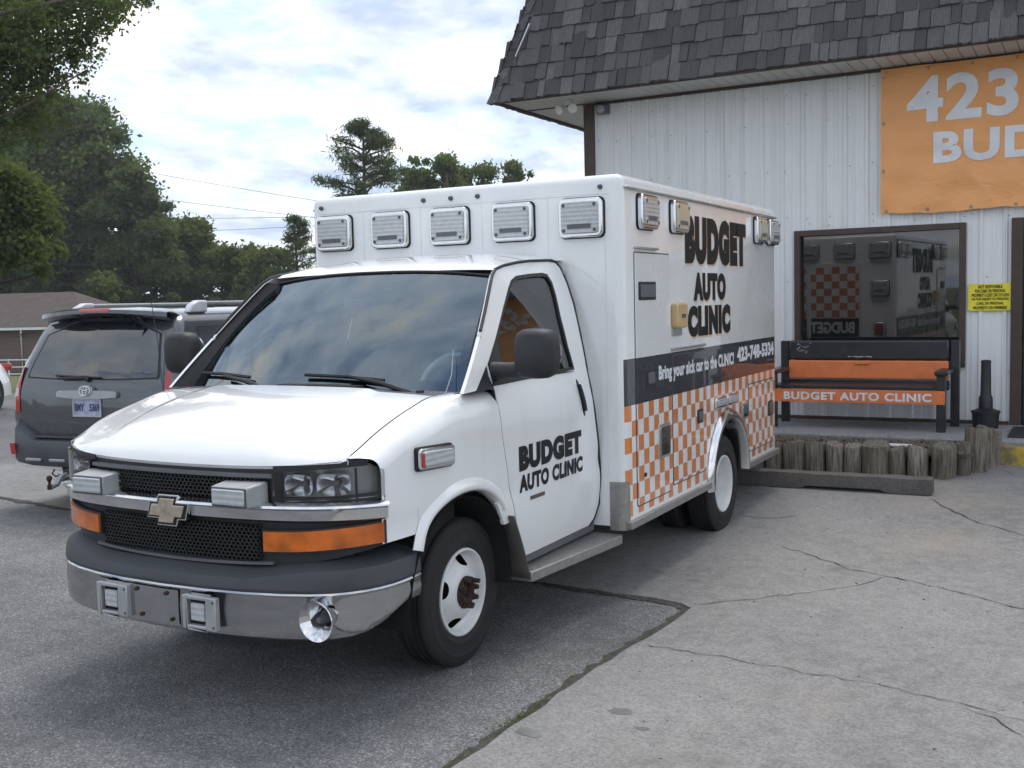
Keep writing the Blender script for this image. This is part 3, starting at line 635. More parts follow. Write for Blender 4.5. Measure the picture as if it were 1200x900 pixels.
bed = build(MB().grid(P), 'planting_bed', M['mulch'], smooth=80); tag(bed, 'bed of dark mulch between the logs and the porch', 'mulch', kind='stuff')
def chips():
    V = []; F = []; r = np.random.default_rng(9)
    for k in range(1500):
        x, y = r.uniform(.4, 2.65), r.uniform(5.62, 6.3); z = .36+.05*math.sin(math.pi*(y-5.5)/.95); s = r.uniform(.008, .03); a = r.uniform(0, 6.28); t = r.normal(0, .35); w2 = s*.3; o = len(V)
        d = np.array([math.cos(a)*math.cos(t), math.sin(a)*math.cos(t), math.sin(t)])*s; e = np.array([-math.sin(a), math.cos(a), 0])*w2; c = np.array([x, y, z])
        V += [c-d-e, c+d-e, c+d+e, c-d+e, c-d-e+(0, 0, .006), c+d-e+(0, 0, .006), c+d+e+(0, 0, .006), c-d+e+(0, 0, .006)]
        F += [(o, o+1, o+5, o+4), (o+1, o+2, o+6, o+5), (o+2, o+3, o+7, o+6), (o+3, o, o+4, o+7), (o+4, o+5, o+6, o+7)]
    simple('chip', (.16, .125, .09), .9, var=.5, vscale=20); o = np_mesh('wood_chips', np.array(V), np.array(F), M['chip']); tag(o, 'loose wood chips on the planting bed', 'wood chips', kind='stuff')
chips()
pc = build(MB().box(1.86, 2.21, 5.60, 5.66, .425, .445), 'board_scrap', M['chip_white'], bevel=.004); tag(pc, 'thin pale board scrap lying along the log tops', 'board')
pc.rotation_euler = (0, 0, 0)

# bench made from a tailgate
bc = empty('bench', (1.5, 7.0, PZ), 0, 'black bench with orange tailgate back and orange lettered front board on the porch', 'bench')
def B(name, mat, bev, *bx, sm=None):
    mb = MB()
    for b in bx: mb.box(b[0]-1.5, b[1]-1.5, b[2]-7, b[3]-7, b[4]-PZ, b[5]-PZ)
    return build(mb, name, M[mat], bc, bevel=bev)
for x0 in (.60, 2.275): B('leg', 'bench_black', .006, (x0, x0+.085, 6.76, 6.845, PZ, .985))
for x0 in (.60, 2.345): B('leg', 'bench_black', .006, (x0, x0+.085, 7.30, 7.385, PZ, 1.31))
for x0 in (.585, 2.262): B('armrest', 'bench_black', .01, (x0, x0+.125, 6.70, 7.30, .987, 1.03))
tg = B('tailgate_band', 'bench_black', .02, (.70, 2.335, 7.26, 7.34, 1.105, 1.315))
B('tailgate_panel', 'bench_orange', .012, (.70, 2.33, 7.245, 7.30, .905, 1.10))
B('tailgate_handle', 'bench_orange', .006, (1.40, 1.55, 7.225, 7.246, 1.06, 1.095))
for i in range(4): B('seat_slat', 'bench_black', .006, (.62, 2.34, 6.80+.125*i, 6.915+.125*i, .835, .868))
B('seat_rail', 'bench_black', .006, (.69, 2.272, 6.80, 6.84, .74, .83)); B('seat_rail', 'bench_black', .006, (.69, 2.34, 7.24, 7.275, .80, .90))
B('front_board', 'bench_orange', .004, (.58, 2.357, 6.735, 6.757, .697, .832))
build(text_mb('BUDGET AUTO CLINIC', lambda a, b, t: (a-1.5, 6.7335-7-t, b-PZ), .775, 2.235, .722, .806, .040, .001, 1.12), 'lettering', M['decal_white'], bc)
scr = MB(); r_ = random.Random(12)
for k in range(10):
    x0, z0 = r_.uniform(.78, .92), r_.uniform(1.17, 1.29); scr.tube([(x0-1.5, 7.257-7, z0-PZ), (x0+r_.uniform(.02, .06)-1.5, 7.2565-7, z0+r_.uniform(-.02, .035)-PZ)], .0016, 5)
for k in range(12):
    x0 = 1.33+.021*k; scr.box(x0-1.5, x0+.012-1.5, 7.2575-7, 7.2585-7, 1.138+.003*math.sin(k)-PZ, 1.146+.002*math.cos(2*k)-PZ)
build(scr, 'paint_scratches', M['chip_white'], bc)
ash = empty('ash_receptacle', (2.68, 7.30, PZ), 0, 'black plastic smoker post with round base on the porch', 'ashtray')
build(MB().lathe([(0, 0), (.118, 0), (.122, .02), (.130, .15), (.138, .155), (.138, .175), (.10, .185), (.07, .20), (0, .20)], (0, 0, 0), 'z', 28), 'base', M['ash_black'], ash, smooth=40)
build(MB().lathe([(.068, .20), (.066, .31), (.060, .32), (.052, .335), (.046, .66), (.050, .662), (.050, .68), (.035, .69), (0, .69)], (0, 0, 0), 'z', 24), 'post', M['ash_black'], ash, smooth=40)
# ------------------------------------------------------------------ the ambulance (origin: ground under the front axle; the nose points to -y)
amb = empty('ambulance', (0, 0, 0), 0, 'white box ambulance with orange chequered sides and black business lettering', 'ambulance')
def A(mb, name, mat, parent=None, smooth=None, bevel=0, seg=2, **k): return build(mb, name, M[mat], parent or amb, smooth, bevel, seg, **k)
def pw(x, X, Y): return float(np.interp(x, X, Y))
def spl(x, X, Y):
    'smooth interpolation (monotone cubic)'
    X = list(X); Y = list(Y)
    if x <= X[0]: return Y[0]
    if x >= X[-1]: return Y[-1]
    i = max(k for k in range(len(X)-1) if X[k] <= x); h = X[i+1]-X[i]; t = (x-X[i])/h
    def m(k):
        if k == 0: return (Y[1]-Y[0])/(X[1]-X[0])
        if k == len(X)-1: return (Y[-1]-Y[-2])/(X[-1]-X[-2])
        a, b = (Y[k]-Y[k-1])/(X[k]-X[k-1]), (Y[k+1]-Y[k])/(X[k+1]-X[k]); return 0 if a*b <= 0 else 2*a*b/(a+b)
    return (2*t**3-3*t*t+1)*Y[i]+(t**3-2*t*t+t)*h*m(i)+(-2*t**3+3*t*t)*Y[i+1]+(t**3-t*t)*h*m(i+1)
def XS(y, z):
    'half width of the cab skin'
    x = 1.0
    if z > 1.2: x -= .23*((z-1.2)/.85)**1.5
    if z < .75: x -= .03*((.75-z)/.3)**2
    if .78 < z < .92: x -= .006*math.sin((z-.78)/.14*math.pi)
    if y < -.35: x -= .05*((-.35-y)/.6)**2
    return x
def skin(poly, holes=(), cut=.06, off=0.0, thick=.02, mirror=1):
    'panel cut to an outline in (y,z), bent to the cab skin, edges turned in'
    bm = bmesh.new(); ee = []
    for loop in (poly, *holes):
        pts = []
        for i, p in enumerate(loop):
            q = loop[(i+1) % len(loop)]; n = max(1, int(math.dist(p, q)/.05)); pts += [(p[0]+(q[0]-p[0])*k/n, p[1]+(q[1]-p[1])*k/n) for k in range(n)]
        vv = [bm.verts.new((0, a, b)) for a, b in pts]; ee += [bm.edges.new((vv[i], vv[(i+1) % len(vv)])) for i in range(len(vv))]
    bmesh.ops.triangle_fill(bm, use_beauty=True, edges=ee, normal=(1, 0, 0))
    ys = [p[0] for p in poly]; zs = [p[1] for p in poly]
    for no, lo, hi in (((0, 1, 0), min(ys), max(ys)), ((0, 0, 1), min(zs), max(zs))):
        k = lo+cut
        while k < hi-.01: bmesh.ops.bisect_plane(bm, geom=bm.verts[:]+bm.edges[:]+bm.faces[:], plane_co=Vector(no)*k, plane_no=no); k += cut
    be = [e for e in bm.edges if len(e.link_faces) == 1]
    low = set()
    if thick:
        r = bmesh.ops.extrude_edge_only(bm, edges=be); low = {g for g in r['geom'] if isinstance(g, bmesh.types.BMVert)}
    for v in bm.verts: v.co.x = (XS(v.co.y, v.co.z)+off-(thick if v in low else 0))*mirror
    bmesh.ops.recalc_face_normals(bm, faces=bm.faces)
    mb = MB(); bm.verts.index_update(); mb.v = [tuple(v.co) for v in bm.verts]; mb.f = [tuple(v.index for v in f.verts) for f in bm.faces]; bm.free(); return mb
def smooth_poly(pts, it=2, closed=True):
    for _ in range(it):
        o = []
        for i, p in enumerate(pts):
            q = pts[(i+1) % len(pts)]; o += [(p[0]*.75+q[0]*.25, p[1]*.75+q[1]*.25), (p[0]*.25+q[0]*.75, p[1]*.25+q[1]*.75)]
        pts = o
    return pts

def rrect(y0, y1, z0, z1, r):
    o = []
    for cy_, cz_, a0 in ((y1-r, z1-r, 0), (y0+r, z1-r, 90), (y0+r, z0+r, 180), (y1-r, z0+r, 270)):
        for k in range(6): a = math.radians(a0+18*k); o.append((cy_+r*math.cos(a), cz_+r*math.sin(a)))
    return o
DOORP = [(.202, 1.378), (.171, 1.454), (.175, 1.60), (.190, 1.66), (.30, 1.765), (.43, 1.886), (.515, 1.962), (.575, 1.995), (.675, 2.015), (.85, 2.036), (1.009, 2.048), (1.25, 2.056), (1.345, 2.052), (1.388, 2.02), (1.403, 1.93), (1.395, 1.80), (1.36, 1.62), (1.335, 1.42), (1.34, 1.30), (1.371, 1.16), (1.42, .95), (1.447, .73), (1.435, .575), (1.39, .49), (1.33, .458), (.425, .455), (.36, .68), (.29, .9), (.23, 1.15)]
HOLE = [(.195, 1.40), (.188, 1.512), (.317, 1.62), (.517, 1.794), (.64, 1.893), (.705, 1.938), (.78, 1.962), (.952, 1.976), (1.12, 1.983), (1.178, 1.975), (1.205, 1.93), (1.195, 1.85), (1.165, 1.73), (1.150, 1.55), (1.165, 1.418)]
FX = [(-.9), (-.88), (-.83), (-.65), (-.41), (-.2), (.2)]; FZ = [1.168, 1.176, 1.193, 1.264, 1.336, 1.378, 1.385]
def seam_z(y): return spl(y, FX, FZ)
def front(x): a = min(1.05, abs(x)/.98); return -1.06+.12*a**2+.17*a**6
def arch_z(y):
    t = (y+.155)/.395
    return .70+.225*math.sqrt(max(0, 1-t*t))
for S in (1, -1):
    side = 'driver' if S == 1 else 'passenger'
    door = A(skin(DOORP, [HOLE], mirror=S), 'cab_door', 'white_paint', smooth=40)
    # fender
    ys = sorted(set([round(v, 4) for v in np.linspace(-.80, .19, 56)]+[-.551, -.549]))
    P = []
    for y in ys:
        y_top = y
        if y < -.55: zb = .795
        elif y < .24: zb = arch_z(y)
        else: zb = .47
        tsh = .085*sstep((-.55-y)/.25); zs = seam_z(y-tsh); sh = zs-.115; row = []
        for i in range(15): row.append((S*XS(y, zb+(sh-zb)*i/14), y, zb+(sh-zb)*i/14))
        xt = .862; xb = XS(y, sh)
        for i in range(1, 12):
            a = math.pi/2*i/11; pe = 1-.50*sstep((-.40-y)/.38); row.append((S*(xt+(xb-xt)*max(0, math.cos(a))**pe), y-tsh*(1-max(0, math.cos(a))**pe), sh+(zs-sh)*math.sin(a)**pe))
        row.append((S*(xt-.004), y-tsh, zs-.03))
        wq = sstep((y+.05)/.24); row = [(p[0], p[1]+(pw(p[2], [.68, .9, 1.15, 1.378], [.36, .29, .23, .202])-.006-.19)*wq, p[2]) for p in row]
        P.append(row)
    fe = A(MB().grid(P), 'fender', 'white_paint', smooth=50)
    A(skin([(.16, .80), (.285, .89), (.352, .68), (.23, .68)], cut=.1, mirror=S), 'fender_edge', 'white_paint', fe, smooth=40)
    # wheel-arch lip
    pth = [(y, arch_z(y)) for y in np.linspace(-.5495, .2250, 40)]
    P = []
    for i, (y, z) in enumerate(pth):
        a, b = pth[max(0, i-1)], pth[min(len(pth)-1, i+1)]; dy, dz = b[0]-a[0], b[1]-a[1]; l = math.hypot(dy, dz); ny, nz = -dz/l, dy/l
        P.append([(S*(XS(y, z)+o_), y+ny*r_, z+nz*r_) for o_, r_ in ((-.05, -.012), (.012, -.010), (.020, .004), (.018, .022), (.008, .042), (-.002, .056))])
    A(MB().grid(P), 'arch_lip', 'white_paint', fe, smooth=60)
    # A-pillar base, black sail, glass, seals
    A(skin([(-.108, 1.384), (.017, 1.389), (.182, 1.515), (.180, 1.650)], cut=.08, mirror=S), 'pillar_base', 'white_paint', smooth=40)
    A(skin([(.017, 1.386), (.200, 1.383), (.168, 1.454), (.182, 1.513)], cut=.08, off=-.002, mirror=S), 'mirror_sail', 'black_plastic', smooth=40)
    A(skin([(.19, 1.395), (.185, 1.515), (.33, 1.63), (.36, 1.64), (.30, 1.395)], cut=.08, off=-.004, mirror=S), 'mirror_sail', 'black_plastic', door, smooth=40)
    cy_, cz_ = .75, 1.66
    inner = [(cy_+(p[0]-cy_)*.965, cz_+(p[1]-cz_)*.945) for p in HOLE]; outer = [(cy_+(p[0]-cy_)*1.008, cz_+(p[1]-cz_)*1.01) for p in HOLE]
    A(skin(outer, [inner], off=.0025, thick=.02, mirror=S), 'window_seal', 'rubber_seal', door, smooth=40)
    A(skin([(cy_+(p[0]-cy_)*.99, cz_+(p[1]-cz_)*.99) for p in HOLE], off=-.010, thick=0, mirror=S), 'window_glass', 'side_glass', door, smooth=60)
    A(skin([(.335, 1.585), (1.155, 1.585-.178), (1.16, 1.405), (.19, 1.405)][1:]+[(.3, 1.45)], off=.004, cut=.2, mirror=S), 'belt_seal', 'rubber_seal', door, smooth=40)
    # handle
    hp = smooth_poly([(1.15, 1.355), (1.185, 1.36), (1.255, 1.145), (1.22, 1.13)], 2)
    A(skin(hp, off=.002, cut=.2, thick=.006, mirror=S), 'handle', 'black_plastic', door, smooth=40)
    A(MB().prism(smooth_poly([(1.165, 1.33), (1.18, 1.33), (1.235, 1.17), (1.222, 1.165)], 2), lambda p, q, t: (S*(XS(p, q)+t), p, q), .0, .022), 'grip', 'black_gloss', door, smooth=40)
    gp = [(.202, 1.378), (.23, 1.15), (.29, .9), (.36, .68), (.425, .455)]
    A(MB().tube([(S*(XS(y, z)-.010), y-.003, z) for y, z in gp], .0075, 6), 'door_gap_shade', 'dark_void', smooth=60)  # dark tube behind the door seam, puts the gap's shade in as colour
    A(MB().tube([(S*.859, y, seam_z(y)-.008) for y in np.linspace(-.88, -.2, 14)], .006, 6), 'hood_gap_shade', 'dark_void', smooth=60)  # same for the hood seam: shade painted as a dark tube
    # rear rubber edge of the cab
    edge = [(.74, 1.36, 2.062)]+[(XS(y, z)-.008, y+.012, z) for y, z in DOORP[11:25]]
    A(MB().tube([(S*a, b, c) for a, b, c in edge], .013, 8), 'cab_seal', 'rubber_seal', smooth=60)
    # drip rail
    A(MB().tube([(S*(XS(y, z)-.002), y, z+.006) for y, z in [(.20, 1.672)]+DOORP[4:13]], .009, 8), 'drip_rail', 'rubber_seal', smooth=60)
    # sill, step, mud flap
    A(MB().box(*sorted((S*.70, S*.955)), .43, 1.45, .40, .50), 'rocker', 'bezel_grey', bevel=.01)
    st = [(.42, .90), (.42, 1.05), (1.405, 1.145), (1.45, 1.14), (1.45, .90)]
    A(MB().prism([(y, x) for y, x in st], lambda p, q, t: (S*q, p, t), .335, .392), 'running_board', 'diamond_plate', bevel=.006)
    fl_ = MB(); P = []
    for i in range(8):
        t = i/7; z = .70-.355*t; P.append([(S*(.80+.235*u+.02*t*u), .285+.125*t+.012*math.sin(3*t)-.012*u*u, z+.02) for u in np.linspace(0, 1, 6)])
    fl_.grid(P); mf = A(fl_, 'mud_flap', 'mudflap' if 'mudflap' in M else 'bumper_grey', smooth=60); so_ = mf.modifiers.new('thick', 'SOLIDIFY'); so_.thickness = .012
    # inner wheel well
    A(MB().grid([[(S*x, -.155+.47*math.cos(a)*1.0, .42+.47*math.sin(a)) for x in np.linspace(.45, .985, 4)] for a in np.linspace(-.15, math.pi+.15, 20)]).grid([[(S*.45, -.6+.1*i, z) for z in (.25, .95)] for i in range(10)]), 'wheel_well', 'dark_void', fe)
    # fender marker
    cy_, cz_ = -.425, 1.138
    def plate(mb, y0, y1, z0, z1, o0, o1): mb.prism([(p_, q_-.012*(p_-y0)/(y1-y0)) for p_, q_ in rrect(y0, y1, z0, z1, min(.016, (y1-y0)*.4))], lambda p, q, t: (S*(XS(p, q)+t), p, q), o0, o1); return mb
    mk = A(plate(MB(), -.575, -.28, 1.075, 1.185, -.004, .014), 'fender_marker', 'rubber_seal', fe, smooth=30)
    A(plate(MB(), -.568, -.287, 1.083, 1.178, .012, .032), 'bezel', 'chrome', mk, bevel=.004)
    A(plate(MB(), -.545, -.305, 1.097, 1.164, .03, .040), 'lens', 'lamp_lens', mk, bevel=.004)
    A(plate(MB(), -.562, -.535, 1.097, 1.164, .03, .038), 'red_lens', 'red_lens', mk, bevel=.003)
    # mirror
    mr = empty('mirror', (0, 0, 0)); mr.parent = amb
    P = []; cx, cyy, czz = 1.205, .24, 1.562
    for i in range(9):
        t = -1+2*i/8; k = (1-abs(t)**3.2*.28); row = []
        for j in range(25):
            a = 2*math.pi*j/24; ca, sa = math.cos(a), math.sin(a); q = (abs(ca)**4+abs(sa)**4)**-.25
            row.append((S*(cx+.112*q*ca*k), cyy+.075*t-.012*(1-(ca*q)**2), czz+.125*q*sa*k))
        P.append(row)
    mbm = MB().grid(P); mbm.f += [tuple(range(25))[::-1], tuple(8*25+j for j in range(25))]
    A(mbm, 'mirror_head', 'black_plastic', mr, smooth=50)
    A(MB().tube([(S*.955, .235, 1.47), (S*1.03, .235, 1.475), (S*1.12, .24, 1.48)], [.05, .042, .04], 12), 'mirror_arm', 'black_plastic', mr, smooth=50)
    A(MB().prism(smooth_poly([(cx-.095, czz-.10), (cx+.095, czz-.10), (cx+.095, czz+.10), (cx-.095, czz+.10)], 2), lambda p, q, t: (S*p, t, q), cyy+.072, cyy+.082), 'mirror_glass', 'chrome', mr, smooth=30)

# cab back wall joining the module, roof, hood, cowl, windshield
for S in (1, -1):
    A(MB().grid([[(S*(XS(1.3, z)-.04), y, z) for z in np.linspace(.45, 2.05, 14)] for y in (1.28, 1.455)]), 'cab_back', 'white_paint')
def zrc(y): return spl(y, [.50, .58, .70, .85, 1.1, 1.46], [2.006, 2.022, 2.058, 2.090, 2.118, 2.128])
def zrr(y): return spl(y, [.50, .575, .675, .85, 1.009, 1.25, 1.46], [1.975, 2.001, 2.021, 2.042, 2.054, 2.062, 2.064])
P = []
for i in range(33):
    u = -1+2*i/32; row = []
    for j in range(21):
        yf = .565+.045*abs(u)**2.5; yy = yf+(1.456-yf)*j/20
        zr, zc = zrr(yy), zrc(yy); xr = XS(yy, zr-.01)-.004; a = abs(u)
        if j == 0: xr = .765
        elif j < 4: xr = .765+(xr-.765)*j/4
        row.append((u*xr, yy, zc-(zc-zr)*a**3.2-(.012 if j == 0 else 0)))
    P.append(row)
roofo = A(MB().grid(P), 'cab_roof', 'white_paint', smooth=60)
HR = lambda x: -.25+.05*(x/.856)**2
def hood_pt(x, v):
    a = abs(x)/.856; yl = front(x)+.012; yr = HR(x); y = yl+(yr-yl)*v
    ze = seam_z(y) if a > .99 else 0
    # profile along v: rounded nose
    zc = spl(v, [0, .02, .07, .15, .32, .56, .8, 1], [1.138, 1.170, 1.212, 1.252, 1.306, 1.355, 1.389, 1.408])
    vy = v; zed = seam_z(y)+.002-.012*(1-min(1, v/.03))
    f = 1-a**2.6; z = zed+(zc-zed)*f
    z += .010*(sstep((a-.50)/.10)*0 - 0) + .013*sstep((.66-a)/.07)*sstep(v/.3)
    return (x, y, z)
P = [[hood_pt(x, v)for v in [0, .008, .02, .035, .055, .08, .11, .15, .2, .26, .33, .4, .48, .56, .64, .72, .8, .87, .93, 1]] for x in np.linspace(-.856, .856, 61)]
mb = MB().grid(P)
lip = [[(p[0][0], p[0][1], p[0][2]), (p[0][0], p[0][1]+.012, p[0][2]-.018), (p[0][0]*.99, p[0][1]+.08, p[0][2]-.02)] for p in P]; mb.grid(lip)
A(mb, 'hood', 'white_paint', smooth=50)
A(MB().box(-.84, .84, -.80, .0, .55, 1.12).box(-.80, .80, -.55, .0, 1.0, 1.28), 'hood_light_block', 'dark_void')  # dark solid added under the hood to stop light leaking through
def wsb(x): a = abs(x)/.9; return (-.145+.145*a*a, 1.402-.026*a*a)
def wst(x): a = abs(x)/.745; return (.568+.037*a*a, 2.004-.042*a**2.5)
P = []
for i in range(41):
    u = -1+2*i/40; row = []
    for t in np.linspace(0, 1, 9):
        xh = u*.93; yb_, zb_ = wsb(u*.9); y0, z0 = HR(u*.856)+.006, hood_pt(u*.856, 1)[2]-.02; row.append((u*(.858+.06*t), y0+(yb_+.02-y0)*t, z0+(zb_+.005-z0)*t+.012*(1-t)))
    P.append(row)
cowl = A(MB().grid(P), 'cowl', 'bumper_grey', smooth=60)
for k in range(46):
    x = -.05+.0105*k-.2; x += .18
    yb_, zb_ = wsb(x); z0 = hood_pt(x, 1)[2]
    A(MB().box(x-.0028, x+.0028, HR(x)+.015, yb_-.012, z0-.012, z0+.003), 'cowl_slat', 'black_plastic', cowl)
def ws(u, v, off=0):
    yb_, zb_ = wsb(u*.9); yt, zt_ = wst(u*.745); b = .028*math.sin(math.pi*v)
    return (u*(.9+(.745-.9)*v+.012*math.sin(math.pi*v)), yb_+(yt-yb_)*v-b-off*.7, zb_+(zt_-zb_)*v+b*.6+off*.7)
G = [[ws(u, v) for v in np.linspace(0, 1, 15)] for u in np.linspace(-1, 1, 31)]
wsd = A(MB().grid(G), 'windshield', 'windshield_glass', smooth=80)
us = np.linspace(-1, 1, 41); mb = MB()
mb.grid([[ws(u, v, -.003) for v in np.linspace(0, .085, 4)] for u in us]); mb.grid([[ws(u, v, -.003) for v in np.linspace(.965, 1, 3)] for u in us])
for s in (-1, 1): mb.grid([[ws(s*u, v, -.003) for v in np.linspace(0, 1, 15)] for u in np.linspace(.945, 1, 4)])
A(mb, 'black_border', 'black_gloss', wsd, smooth=80)
for S in (1, -1):
    Lw = [(XS(y, z), y, z) for y, z in [(-.108+.642*t, 1.384+.585*t) for t in np.linspace(0, 1, 13)]]
    Wl = [ws(1, t) for t in np.linspace(0, 1, 13)]
    A(MB().grid([[(S*(a[0]+(b[0]-a[0])*t), a[1]+(b[1]-a[1])*t, a[2]+(b[2]-a[2])*t+.006*math.sin(math.pi*t)) for t in np.linspace(0, 1, 5)] for a, b in zip(Wl, Lw)]), 'windshield_pillar', 'rubber_seal', smooth=60)
mb = MB(); mb.tube([Vector(ws(u, 1.0))+Vector((0, -.002, .004)) for u in np.linspace(-1, 1, 31)], .008, 6); A(mb, 'windshield_trim', 'rubber_seal', wsd, smooth=60)
# wipers
def wiper(base, knee, tipA, tipB):
    w_ = empty('wiper', (0, 0, 0)); w_.parent = amb
    A(MB().lathe([(0, .03), (.02, .03), (.026, .0), (.026, -.03)], base, 'z', 12), 'pivot', 'black_plastic', w_, smooth=40)
    A(MB().tube([base, (Vector(base)+Vector(knee))/2+Vector((0, -.012, .014)), knee], [.016, .012, .009], 6), 'arm', 'black_plastic', w_, smooth=50)
    A(MB().tube([tipA, (Vector(tipA)+Vector(tipB))/2+Vector((0, -.006, .006)), tipB], .010, 6), 'blade', 'rubber_seal', w_, smooth=50)
def wsp(u, v, o=.022): return Vector(ws(u, v, o))
wiper(wsp(.80, -.06, .03), wsp(.32, .065, .032), wsp(.02, .075), wsp(.56, .05))
wiper(wsp(-.16, -.06, .03), wsp(-.66, .060, .032), wsp(-.94, .10), wsp(-.42, .055))
# antenna
A(MB().tube([(.885, -.13, 1.375), (.86, -.02, 1.47), (.80, .10, 1.585)], .0022, 5), 'antenna', 'aluminium')
_b = px(191, 458, 6.25); _t = px(177, 352, 6.35)
A(MB().tube([tuple(_b), tuple((_b+_t)/2+np.array([.01, 0, 0])), tuple(_t)], .0024, 5), 'antenna', 'rubber_seal')
# interior
it = empty('interior', (0, 0, 0)); it.parent = amb
P = []
for i in range(21):
    u = -1+2*i/20; P.append([(u*.86, -.10+.06*u*u, 1.375), (u*.86, .15, 1.40), (u*.86, .36, 1.395), (u*.86, .44, 1.34), (u*.86, .46, 1.10)])
A(MB().grid(P), 'dashboard', 'interior_grey', it, smooth=40)
A(MB().box(.18, .40, -.02, .06, 1.4015, 1.4025), 'paper_sheet', 'paper', it); A(MB().box(.41, .50, -.015, .05, 1.4015, 1.4025), 'paper_sheet', 'decal_white', it)
sw = MB(); cs = Vector((.46, .60, 1.36)); n1 = Vector((1, 0, 0)); n2 = Vector((0, .45, .89)).normalized()
sw.tube([cs+(n1*math.cos(a)+n2*math.sin(a))*.19 for a in np.linspace(0, 2*math.pi, 33)], .014, 8, cap=False); sw.tube([cs-n1*.18, cs, cs+n1*.18], .018, 6); sw.tube([cs, cs+Vector((0, -.2, -.08))], .03, 8)
A(sw, 'steering_wheel', 'interior_grey', it, smooth=60)
for sx_ in (.46, -.46):
    A(MB().box(sx_-.25, sx_+.25, .70, 1.15, .85, 1.02), 'seat', 'interior_dark', it, bevel=.04, seg=3); A(MB().box(sx_-.25, sx_+.25, 1.06, 1.22, .98, 1.60), 'seat_back', 'interior_dark', it, bevel=.05, seg=3); A(MB().box(sx_-.13, sx_+.13, 1.10, 1.20, 1.62, 1.80), 'headrest', 'interior_dark', it, bevel=.04, seg=3)
A(MB().box(-.80, .80, 1.40, 1.44, .5, 2.0), 'bulkhead', 'interior_grey', it); A(MB().box(-.9, .9, .46, 1.42, .48, .55), 'floor', 'interior_dark', it)
A(MB().box(-.74, .74, .75, 1.42, 1.97, 1.985), 'headliner', 'interior_grey', it); A(MB().box(-.11, .11, .40, .42, 1.80, 1.86), 'rear_view_mirror', 'interior_dark', it, bevel=.01)

# ---- nose
def nose(x, z, off=0.0):
    'point on the curved front, moved outward by off'
    e = 1e-3; d = (front(x+e)-front(x-e))/(2*e); l = math.hypot(1, d); return (x+off*d/l, front(x)-off/l, z)
def nose_panel(x0, x1, z0, z1, off, n=24, thick=.02, zf0=None, zf1=None, m=3):
    P = []
    for x in np.linspace(x0, x1, n):
        a = z0 if zf0 is None else zf0(x); b = z1 if zf1 is None else zf1(x); row = [nose(x, a, off-thick)]+[nose(x, a+(b-a)*k/m, off) for k in range(m+1)]+[nose(x, b, off-thick)]; P.append(row)
    mb = MB().grid(P); mm = m+3; mb.f += [tuple(range(mm)), tuple((n-1)*mm+k for k in range(mm))[::-1]]; return mb
A(nose_panel(-.553, .553, .69, 1.135, -.022, 40, .06, zf1=lambda x: 1.130+.045*(x/.97)**2, zf0=lambda x: .70+.085*(x/.97)**4), 'grille_frame', 'black_plastic', smooth=40)
for S in (1, -1):
    A(nose_panel(S*.553, S*.972, .69, .992, -.022, 24, .06, zf0=lambda x: .70+.085*(x/.97)**4), 'fascia_lower', 'black_plastic', smooth=40)
    A(nose_panel(S*.553, S*.93, .69, .992, -.012, 24, .05, zf0=lambda x: 1.113+.028*((abs(x)-.56)/.4), zf1=lambda x: 1.128+.045*(x/.97)**2), 'headlight_brow', 'black_plastic', smooth=40)
gr = bpy.context.scene.objects['grille_frame']
A(nose_panel(-.555, .555, 1.092, 1.108, .004, 30, .03), 'grille_bar', 'bezel_grey', gr, smooth=40)
A(nose_panel(-.545, .545, .698, .716, .004, 30, .03, zf0=lambda x: .700+.012*(x/.5)**2, zf1=lambda x: .712+.012*(x/.5)**2), 'grille_bar', 'bezel_grey', gr, smooth=40)
def honeycomb(x0, x1, z0, z1, s, off):
    'raised honeycomb net, each cell a short open tube'
    mb = MB(); dx = s*math.sqrt(3); dz = s*1.5*.8; r = 0; z = z0
    while z < z1:
        x = x0+(dx/2 if r % 2 else 0)
        while x < x1:
            P = []
            for k in range(6):
                a = math.pi/6+k*math.pi/3; row = []
                for f, o in ((1.0, -.012), (1.0, .004), (.80, .004), (.80, -.012)): row.append(nose(x+s*f*math.cos(a), min(z1+.004, max(z0-.004, z+s*f*math.sin(a)*.8)), off+o))
                P.append(row)
            mb.grid(P, close_u=True); x += dx
        z += dz; r += 1
    return mb
A(honeycomb(-.515, .515, 1.0, 1.088, .0135, -.006), 'upper_mesh', 'black_plastic', gr, weld=False); A(honeycomb(-.475, .475, .732, .882, .0135, -.006), 'lower_mesh', 'black_plastic', gr, weld=False)
# chrome bar
P = []
for x in np.linspace(-.976, .976, 61):
    zt_, zb_ = .992, .905; row = []
    for t, o in ((0, -.02), (0, .014), (.10, .026), (.45, .030), (.62, .034), (.74, .052), (.86, .050), (.96, .034), (1, .02), (1, -.02)): row.append(nose(x, zb_+(zt_-zb_)*t, o))
    P.append(row)
mb = MB().grid(P); mb.f += [tuple(range(10)), tuple(60*10+k for k in range(10))[::-1]]; A(mb, 'chrome_bar', 'chrome', gr, smooth=35)
# emblem
em = empty('emblem', (0, 0, 0)); em.parent = amb
bow = [(p_*.88, q_*.86) for p_, q_ in [(-.128, -.030), (-.046, -.030), (-.060, -.066), (.044, -.066), (.056, -.030), (.106, -.030), (.128, .030), (.046, .030), (.060, .066), (-.044, .066), (-.056, .030), (-.106, .030)]]
ex_, ez_ = .022, .932
bw_ = lambda k, add: [(p[0]*k+math.copysign(add, p[0]), p[1]*k+math.copysign(add, p[1])) for p in bow]
for nm, mt_, k, add, o0, o1 in (('surround', 'chrome', 1.0, .014, .03, .052), ('black_field', 'black_gloss', 1.0, .008, .045, .0545), ('bow_tie', 'gold', .92, -.002, .05, .061)):
    A(MB().prism(bw_(k, add), lambda p, q, t: nose(ex_+p, ez_+q, t), o0, o1), nm, mt_, em, bevel=.002)
